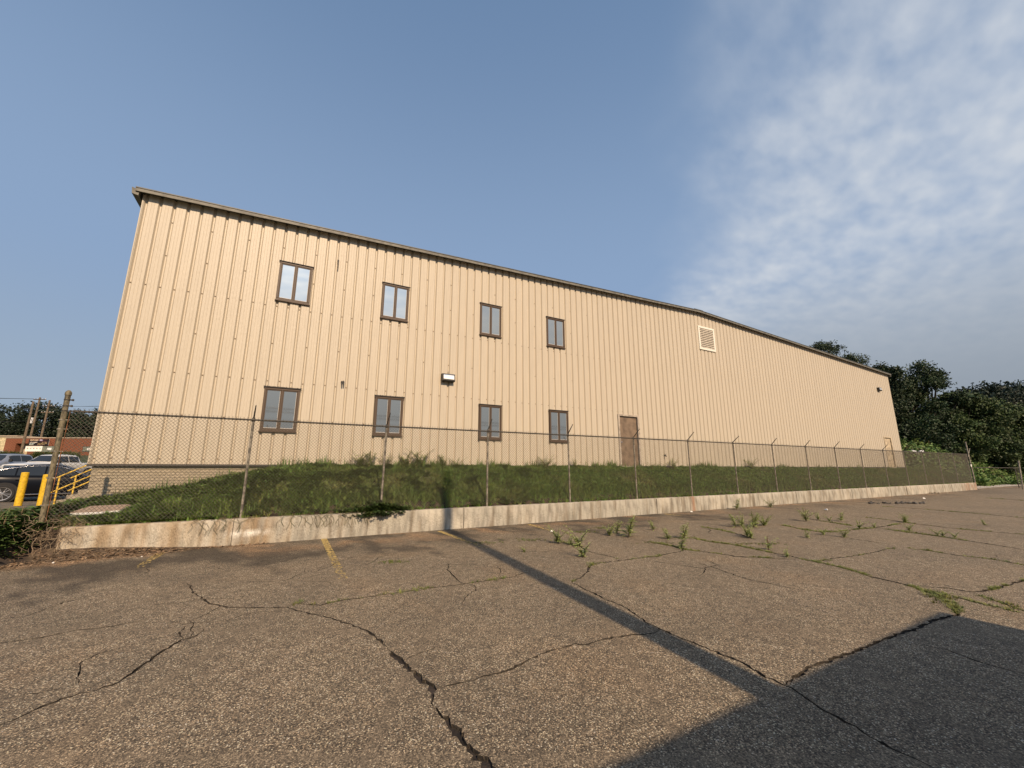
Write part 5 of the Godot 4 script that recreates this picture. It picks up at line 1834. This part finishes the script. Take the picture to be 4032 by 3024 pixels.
func make_weeds() -> void:
	rng.seed = 404
	var protos := []
	for k in 4: protos.append(weed_shape(k))
	var labels := ["slim upright green weed growing out of an asphalt crack", "bushy green weed growing out of an asphalt crack", "spreading narrow-leaved weed growing out of an asphalt crack", "dense leafy weed growing out of an asphalt crack"]
	for q: Array in WEEDS:
		var k: int = 0 if q[2] > 0.34 else rng.randi() % 4
		var t := thing("crack_weed", labels[k], "weed", P(q[0], -0.02, q[1]), rng.randf() * 360.0, "weeds in the asphalt cracks, kind %d" % [k + 1])
		t.scale = Vector3(1.9, 1.35, 1.9) * float(q[2])
		put_mesh("stem", protos[k][0], mat.dead, t)
		put_mesh("leaves", protos[k][1], mat.leaf, t)
	var sap := thing("red_stemmed_seedling", "single tall seedling with reddish stem standing in the asphalt", "seedling", P(5.3, -0.02, 8.88), 40)
	sap.scale = Vector3.ONE * 0.36
	var sp := weed_shape(0)
	var red := MB.new()
	red.run([Vector3(0, 0, 0), Vector3(0.01, 0.4, 0), Vector3(0, 0.8, 0.01)], [0.018, 0.014, 0.010], 5)
	red.paint(Color(0.15, 0.06, 0.03))
	obj("stem", red, mat.dead, sap)
	put_mesh("leaves", sp[1], mat.leaf, sap)
	var bush := thing("round_weed_bush", "low round grey-green bush alone in the asphalt", "bush", P(12.18, -0.02, 13.14))
	bush.scale = Vector3.ONE * 0.34
	var sp2 := weed_shape(3)
	var sp3 := weed_shape(2)
	put_mesh("stem", sp2[0], mat.dead, bush)
	put_mesh("leaves", sp2[1], mat.leaf, bush)
	put_mesh("leaves", sp3[1], mat.leaf, bush).scale = Vector3(1.2, 0.9, 1.2)
	# weeds at the foot of the siding
	for k in 16:
		var s := rng.randf_range(5.6, 9.2) if k < 11 else rng.randf_range(12.0, 33.0)
		var w := warehouse_frame * Vector3(s, 0, rng.randf_range(0.12, 0.35))
		w.y = land_at(w.x, -w.z) - 0.02
		var kind: int = rng.randi() % 4
		var t := thing("wall_weed", ["slim upright weed at the foot of the siding", "bushy weed at the foot of the siding", "narrow-leaved weed at the foot of the siding", "dense leafy weed at the foot of the siding"][kind], "weed", w, rng.randf() * 360.0, "weeds along the siding, kind %d" % [kind + 1])
		t.scale = Vector3(1.3, 1.0, 1.3) * rng.randf_range(0.35, 0.75)
		put_mesh("stem", protos[kind][0], mat.dead, t)
		put_mesh("leaves", protos[kind][1], mat.leaf, t)
	# moss and fine grass in the cracks
	var places := []
	var tints := []
	for cr: Array in CRACKS:
		if cr[1] <= 0.0: continue
		var raw: Array = cr[2]
		for k in range(0, raw.size() - 2, 2):
			var a := Vector2(raw[k], raw[k + 1])
			var b := Vector2(raw[k + 2], raw[k + 3])
			for i in int(a.distance_to(b) * 150.0 * cr[1]):
				var p := a.lerp(b, rng.randf())
				var patch := patchy.get_noise_2d(p.x * 2.2 + 70.0, p.y * 2.2)
				if patch < 0.05 - 0.25 * cr[1]: continue
				p += Vector2(rng.randfn(), rng.randfn()) * (0.022 + 0.07 * maxf(0.0, patch))
				places.append(upright(P(p.x, -0.02, p.y), rng.randf_range(0.25, 0.6) + 0.3 * maxf(0.0, patch)))
				tints.append(leaf_tint(0.15, 0.175, 0.042))
	for q: Array in [[0.35, 10.0, 0.35], [1.9, 11.2, 0.3], [3.35, 9.6, 0.4], [3.95, 10.3, 0.3], [5.4, 9.5, 0.42], [2.5, 11.9, 0.2], [-2.1, 7.7, 0.25], [-0.6, 9.6, 0.3]]:
		for i in 60:
			var p := Vector2(q[0] + rng.randfn() * q[2] * 0.7, q[1] + rng.randfn() * 0.08)
			places.append(upright(P(p.x, -0.01, p.y), rng.randf_range(0.2, 0.5)))
			tints.append(leaf_tint(0.11, 0.13, 0.034))
	var g := crowd("crack_grass", grass_tuft, mat.grass, places, tints)
	g.set_meta("kind", "stuff")
	tag(g, "moss and fine grass lining the asphalt cracks", "grass")

func tree(called: String, label: String, at: Vector3, height: float, spread: float, tint: Color, seed_: int, group: String, lobes := 16, per := 22, low := 0.22, clump := 1.5) -> Node3D:
	rng.seed = seed_
	var t := thing(called, label, "tree", at, 0, group)
	var tips := []
	for k in lobes:
		var u := (k + 0.5) / lobes
		var y := lerpf(low, 0.86, u) * height
		var belly := sin(PI * clampf((y / height - low * 0.6) / (1.08 - low * 0.6), 0, 1))
		var an := k * 2.399 + rng.randf_range(-0.5, 0.5)
		var r := spread * belly * rng.randf_range(0.35, 1.0)
		tips.append(Vector3(cos(an) * r, y, sin(an) * r))
	tips.append(Vector3(rng.randfn() * 0.3, height * 0.90, rng.randfn() * 0.3))
	tips.append(Vector3(rng.randfn() * 0.9, height * 0.82, rng.randfn() * 0.9))
	var m := MB.new()
	var bend := Vector3(rng.randfn() * 0.04, 0, rng.randfn() * 0.04) * height
	m.run([Vector3(0, -0.3, 0), Vector3(0, height * 0.18, 0) + bend * 0.3, Vector3(0, height * 0.5, 0) + bend, Vector3(0, height * 0.85, 0) + bend * 0.6], [0.026 * height, 0.020 * height, 0.013 * height, 0.004 * height], 8)
	for tip: Vector3 in tips:
		var from := Vector3(0, clampf(tip.y * 0.62, height * 0.12, height * 0.7), 0) + bend * 0.8
		m.run([from, from.lerp(tip, 0.5) + Vector3(0, -0.03 * height, 0), tip], [0.009 * height, 0.006 * height, 0.002 * height], 5, false)
	obj("trunk", m, mat.bark, t)
	var places := []
	var tints := []
	for tip: Vector3 in tips:
		var rad := spread * rng.randf_range(0.24, 0.40)
		var flat := Vector3(rng.randf_range(0.45, 0.75), rng.randf_range(0.28, 0.46), rng.randf_range(0.45, 0.75))
		var tone := rng.randf_range(0.75, 1.2)
		for k in per:
			var d := Vector3(rng.randfn(), rng.randfn(), rng.randfn()).limit_length(1.9)
			var p := tip + d * flat * rad
			if p.y < 0.2: continue
			places.append(Transform3D(Basis(Vector3(rng.randfn(), rng.randfn(), rng.randfn()).normalized(), rng.randf() * TAU).scaled(Vector3.ONE * clump * rng.randf_range(0.7, 1.25)), p))
			tints.append(leaf_tint(tint.r * tone, tint.g * tone, tint.b * tone))
	bake("crown", leaf_clump, mat.leaf, places, tints, t)
	return t

func make_trees() -> void:
	var g := "trees beyond the warehouse's far corner"
	var dk := Color(0.025, 0.046, 0.016)
	var md := Color(0.044, 0.074, 0.020)
	# beyond the far corner, left to right
	var rows := [[49.4, 63.0, 20.6, 4.4, dk, "tall dark tree whose top rises above the warehouse roof"], [54.2, 63.5, 18.8, 3.4, dk, "dark tree showing just over the roof's far end"], [57.8, 65.0, 15.6, 2.2, md, "slim tree peeking over the roof's low end"],
		[46.4, 49.5, 13.6, 2.6, dk, "dark tree right behind the warehouse's far corner"], [49.0, 51.0, 12.0, 2.3, md, "bushy dark tree next to the warehouse's far corner"], [52.4, 50.0, 13.9, 2.9, dk, "tall open-crowned tree with sky showing through its boughs"], [56.0, 50.5, 10.6, 2.5, md, "rounded dark tree beside the open-crowned one"], [58.6, 50.0, 9.9, 2.5, md, "broad green tree at the thicket's right shoulder"], [61.6, 50.5, 9.0, 2.7, md, "broad vine-hung tree sloping down to the gate"], [64.6, 52.0, 7.8, 2.8, md, "low spreading tree at the end of the thicket"], [53.2, 49.0, 7.2, 2.5, md, "young tree filling the thicket's lower edge"], [57.2, 49.2, 6.6, 2.5, md, "young leafy tree above the vine-covered bank"], [49.6, 48.5, 7.4, 2.4, dk, "young dark tree in the shade of the far corner"], [62.6, 50.5, 6.0, 2.6, md, "rounded young tree near the gate post"], [51.4, 54.0, 9.0, 3.0, dk, "shaded tree standing deep inside the thicket"], [56.6, 54.0, 8.4, 3.0, dk, "shaded low tree deep inside the thicket"]]
	var n := 0
	for q: Array in rows:
		tree("thicket_tree", q[5], P(q[0], land_at(q[0], q[1]) - 0.2, q[1]), q[2] * (1.10 if n > 2 else 1.06) - land_at(q[0], q[1]) * 0.6, q[3], q[4], 500 + n, g, 14 if n == 5 else 20, 42, 0.30 if n == 5 else 0.14, 0.95)
		n += 1
	# woods on the rise further right
	n = 0
	for q: Array in [[84.0, 74.0, 15.5], [91.0, 76.0, 17.0], [98.0, 80.0, 18.0], [106.0, 84.0, 19.0], [115.0, 86.0, 20.0], [124.0, 92.0, 21.5], [134.0, 96.0, 22.0], [78.0, 70.0, 13.0], [96.0, 70.0, 12.0], [88.0, 66.0, 10.0], [72.0, 58.0, 9.5]]:
		tree("woodland_tree", "dark rounded tree in the woods rising beyond the gate", P(q[0], land_at(q[0], q[1]) - 0.3, q[1]), q[2] * 0.98, q[2] * 0.32, Color(0.016, 0.030, 0.016), 700 + n, "woods beyond the gate", 22, 20, 0.14, 1.9)
		n += 1
	# across the street behind the shop
	n = 0
	for q: Array in [[-148.0, 112.0, 13.5, 5.5, "dark tree at the left of the row behind the shop"], [-139.0, 110.0, 13.0, 6.0, "broad dark tree behind the cream building"], [-130.0, 112.0, 14.2, 6.2, "spreading dark tree behind the transformer pole"], [-122.0, 114.0, 12.0, 5.0, "dark tree behind the brick shop's middle"], [-134.0, 108.0, 9.0, 5.0, "lower dark tree filling in behind the brick shop"], [-118.0, 118.0, 14.0, 4.6, "dark upright tree seen through the fence beside the warehouse corner"], [-113.0, 122.0, 14.5, 5.0, "dark tree close beside the warehouse's near corner"], [-155.0, 118.0, 12.0, 6.0, "dark tree at the far left of the street"]]:
		tree("street_tree", q[4], P(q[0], land_at(q[0], q[1]) - 0.3, q[1]), q[2], q[3], Color(0.018, 0.034, 0.013), 800 + n, "trees behind the brick shop", 20, 18, 0.12, 2.1)
		n += 1

func make_right_side() -> void:
	rng.seed = 606
	# vine-covered bank under the trees
	var places := []
	var tints := []
	for k in 16000:
		var x := rng.randf_range(33.0, 84.0)
		var z := rng.randf_range(34.5, 52.0)
		var q := fence_frame.affine_inverse() * P(x, 0, z)
		var start := lerpf(-5.5, -2.2, smoothstep(49.0, 56.0, q.x))
		if q.z > start - 1.5 * soft.get_noise_2d(x, z): continue
		if q.x < 42.5: continue
		var back := clampf((start - q.z) / 4.5, 0, 1)
		var h := 0.3 + back * (3.0 + 1.4 * soft.get_noise_2d(x * 0.8, z * 0.8))
		var y := land(q.x, q.z) + sqrt(rng.randf()) * h
		places.append(Transform3D(Basis(Vector3(rng.randfn(), 2, rng.randfn()).normalized(), rng.randf() * TAU).scaled(Vector3.ONE * rng.randf_range(0.6, 1.15)), P(x, y, z)))
		tints.append(leaf_tint(0.105, 0.175, 0.038) if rng.randf() < 0.88 else leaf_tint(0.09, 0.085, 0.025))
	var v := crowd("vine_bank", leaf_clump, mat.leaf, places, tints)
	v.set_meta("kind", "stuff")
	tag(v, "tangled green vines covering the bank under the thicket", "vines")
	places = []
	tints = []
	for k in 5000:
		var s := rng.randf_range(49.6, 74.0)
		var o := rng.randf_range(-8.0, -2.6)
		if o > -3.6 and rng.randf() < 0.6: continue
		var w := fence_frame * Vector3(s, 0, o)
		w.y = land(s, o)
		places.append(upright(w, rng.randf_range(0.8, 1.8)))
		tints.append(leaf_tint(0.075, 0.082, 0.026) if rng.randf() < 0.6 else leaf_tint(0.16, 0.125, 0.06))
	var g := crowd("verge_grass", tall_tuft, mat.grass, places, tints)
	g.set_meta("kind", "stuff")
	tag(g, "dry and green verge grass beyond the pipe gate", "grass")
	# gravel
	var gm := MB.new()
	for k in 2600:
		var w := fence_frame * Vector3(rng.randf_range(49.4, 66.0), 0, -absf(rng.randfn()) * 1.4 - 0.4)
		var r := rng.randf_range(0.02, 0.07)
		w.y = -0.02
		var c := w + Vector3(0, r, 0)
		var ring := []
		for i in 4: ring.append(w + Vector3(cos(i * PI / 2 + k) * r * 1.3, 0, sin(i * PI / 2 + k) * r))
		for i in 4: gm.tri(ring[(i + 1) % 4], ring[i], c)
		gm.paint(Color(0.42, 0.39, 0.34) * rng.randf_range(0.6, 1.15))
	var gv := obj("gravel", gm, mat.dead)
	gv.set_meta("kind", "stuff")
	tag(gv, "pale loose gravel past the wall's far end", "gravel")
	# pipe gate
	var a := fence_frame * Vector3(49.45, 0, 0.1)
	var b := P(41.12, 0, 33.5)
	var t := thing("pipe_gate", "single dark pipe gate across the gravel entrance", "gate", b)
	var m := MB.new()
	m.tube(Vector3(-0.15, -0.3, 0), Vector3(0.05, 2.25, 0), 0.055, 0.055, 12)
	obj("post", m, mat.galvanised, t)
	var m2 := MB.new()
	m2.tube(Vector3(a.x - b.x, 1.70, a.z - b.z), Vector3(0.0, 1.68, 0), 0.03, 0.03, 8)
	obj("bar", m2, mat.galvanised_dark, t)
	var m3 := MB.new()
	m3.tube(Vector3(-0.45, 0.1, 0.02), Vector3(-0.42, 1.66, 0.02), 0.025, 0.025, 8)
	obj("stile", m3, mat.galvanised_dark, t)
	for k in 22:
		var y := 0.12 + k * 0.07
		var wv := MB.new()
		wv.tube(Vector3(-0.45, y, 0.02), Vector3(-0.1, y + 0.07, 0.02), 0.004, 0.004, 4)
		wv.tube(Vector3(-0.45, y + 0.07, 0.02), Vector3(-0.1, y, 0.02), 0.004, 0.004, 4)
		obj("mesh_wire", wv, mat.wire, t)
	# leaning lamp post behind the fence
	var lp := thing("leaning_lamp_post", "leaning thin post with two pale floodlight heads behind the far fence", "lamp post", P(41.75, land_at(41.75, 42.0), 42.0))
	var q := MB.new()
	q.tube(Vector3(0, -0.2, 0), Vector3(-0.25, 2.75, 0), 0.05, 0.045, 8)
	obj("pole", q, mat.galvanised, lp)
	for e: float in [-1.0, 1.0]:
		var hd := MB.new()
		var tt := Transform3D(Basis(Vector3(0, 0, 1), 0.25 * e), Vector3(-0.25 + e * 0.38, 2.9, 0))
		hd.soft_box(Vector3(-0.22, -0.1, -0.1), Vector3(0.22, 0.1, 0.12), 0.03, tt)
		hd.tube(Vector3(-0.25, 2.7, 0), Vector3(-0.25 + e * 0.3, 2.85, 0), 0.02, 0.02, 6)
		obj("lamp_head", hd, mat.tank_grey, lp)

func make_litter() -> void:
	var c := thing("crushed_can", "pale crushed drinks can lying in the lot", "can", P(12.43, 0.036, 16.71), 35)
	var m := MB.new()
	m.lathe(Vector3(-0.1, 0, 0), Basis(Vector3(0, 0, 1), -PI / 2), [Vector2(0, 0), Vector2(0.026, 0.004), Vector2(0.034, 0.02), Vector2(0.030, 0.08), Vector2(0.034, 0.13), Vector2(0.033, 0.17), Vector2(0.026, 0.19), Vector2(0, 0.192)], 14)
	obj("can_body", m, mat.chrome, c)
	var w := MB.new()
	w.lathe(Vector3(0.06, 0, 0), Basis(Vector3(0, 0, 1), -PI / 2), [Vector2(0.0345, 0), Vector2(0.0350, 0.05), Vector2(0.0345, 0.06)], 14)
	obj("can_label", w, mat.white_litter, c)
	rng.seed = 909
	for q: Array in [[22.68, 23.09, 0.16, "white scrap of litter far out in the lot"], [6.82, 16.05, 0.10, "white scrap of litter by the wall below the fence"], [1.05, 11.18, 0.10, "white scrap of litter near the short bay line"], [18.3, 23.2, 0.12, "white scrap of litter at the wall's foot far along"], [-6.9, 8.05, 0.03, "pale chip of rubbish among the dead leaves"], [-8.0, 7.55, 0.04, "curled pale bark scrap on the asphalt edge"]]:
		var s := MB.new()
		var pts := PackedVector2Array()
		for k in 7:
			var an := TAU * k / 7.0
			pts.append(Vector2(cos(an), sin(an) * 0.6) * q[2] * rng.randf_range(0.6, 1.0) * 0.6)
		s.slab(pts, 0.0, 0.012, Transform3D(Basis(Vector3.RIGHT, -PI / 2 + 0.12), Vector3(0, 0.012, 0)))
		s.slab(PackedVector2Array([Vector2(-0.4, 0) * q[2], Vector2(0.3, -0.1) * q[2], Vector2(0.35, 0.3) * q[2], Vector2(-0.2, 0.4) * q[2]]), 0.0, 0.008, Transform3D(Basis(Vector3.RIGHT, -0.7), Vector3(0.0, 0.012, 0)))
		var o := obj("litter_scrap", s, mat.white_litter)
		o.position = P(q[0], 0.002, q[1])
		tag(o, q[3], "litter")
	# heap of broken asphalt far along the lot and a clod at the wall's foot
	for q: Array in [[18.4, 20.0, 26, 0.9, "row of dark broken asphalt crumbs in the lot"], [28.3, 28.0, 12, 0.35, "small heap of rubble at the wall's far foot"]]:
		var t := thing("rubble_heap", q[4], "rubble", P(q[0], 0, q[1]))
		for k in int(q[2]):
			var s := MB.new()
			var r := rng.randf_range(0.03, 0.09)
			var at := Vector3(rng.randfn() * q[3], r * 0.4, rng.randfn() * 0.12 - 0.0)
			s.soft_box(Vector3(-r, -r * 0.5, -r * 0.8), Vector3(r, r * 0.5, r * 0.8), r * 0.3, Transform3D(Basis(Vector3(rng.randfn(), rng.randfn(), 1).normalized(), rng.randf() * TAU), at))
			obj("chunk", s, mat.trim_dark if q[2] > 20 else mat.mortar, t)

# ---------------------------------------------------------------- what stands behind the viewpoint and throws its shade into view
func make_behind() -> void:
	# garage whose roof corner shades the lot's near right corner
	var turn := 29.4
	var h := 3.6
	var run_ := h / 0.7475
	var corner := Vector3(5.02 + 0.412 * run_, 0, -(5.22 - 0.911 * run_))
	var t := thing("brick_garage", "flat-roofed brick garage across the lot from the warehouse", "garage", corner, turn)
	var w := MB.new()
	w.box(Vector3(-7.0, 0, 0.2), Vector3(-0.02, h - 0.12, 8.0))
	obj("wall", w, mat.red_brick, t)
	var r := MB.new()
	r.soft_box(Vector3(-7.05, h - 0.12, 0.0), Vector3(0.0, h, 8.1), 0.01)
	obj("roof", r, mat.stone_cap, t)
	var d := MB.new()
	d.soft_box(Vector3(-5.2, 0.05, 0.14), Vector3(-2.2, 2.5, 0.199), 0.01)
	obj("door", d, mat.door_cream, t)
	# the pole whose shadow crosses the lot
	var p := thing("timber_pole", "stout timber pole standing in front of the brick garage", "utility pole", P(3.75, 0, -0.55))
	var m := MB.new()
	m.tube(Vector3(0, -0.3, 0), Vector3(0, 11.6, 0), 0.17, 0.14, 14)
	obj("pole", m, mat.wood_pole, p)
	# street wires further back, mirrored in the lower windows
	var a := warehouse_frame * Vector3(-60, 0, 33)
	var b := warehouse_frame * Vector3(70, 0, 36)
	for y: float in [6.3, 6.75, 8.6, 8.95]:
		overhead_wire(a + Vector3(0, y, 0), b + Vector3(0, y - 1.2, 0), 0.035, 0.8, "overhead street wire running behind the brick garage", "street wires behind the garage")

# ---------------------------------------------------------------- build
func _ready() -> void:
	for f: FastNoiseLite in [soft, fine, patchy]:
		f.noise_type = FastNoiseLite.TYPE_SIMPLEX_SMOOTH
		f.fractal_octaves = 4
	soft.frequency = 0.5
	soft.seed = 4
	fine.frequency = 1.0
	fine.seed = 5
	patchy.frequency = 0.35
	patchy.seed = 6
	make_camera_and_light()
	make_materials()
	make_plant_shapes()
	make_ground()
	make_lot()
	make_retaining_wall()
	make_warehouse()
	make_fence()
	make_trees()
	make_right_side()
	make_yard()
	make_behind()
	make_wall_lamps()
	make_bank_grass()
	make_left_bank()
	make_weeds()
	make_litter()
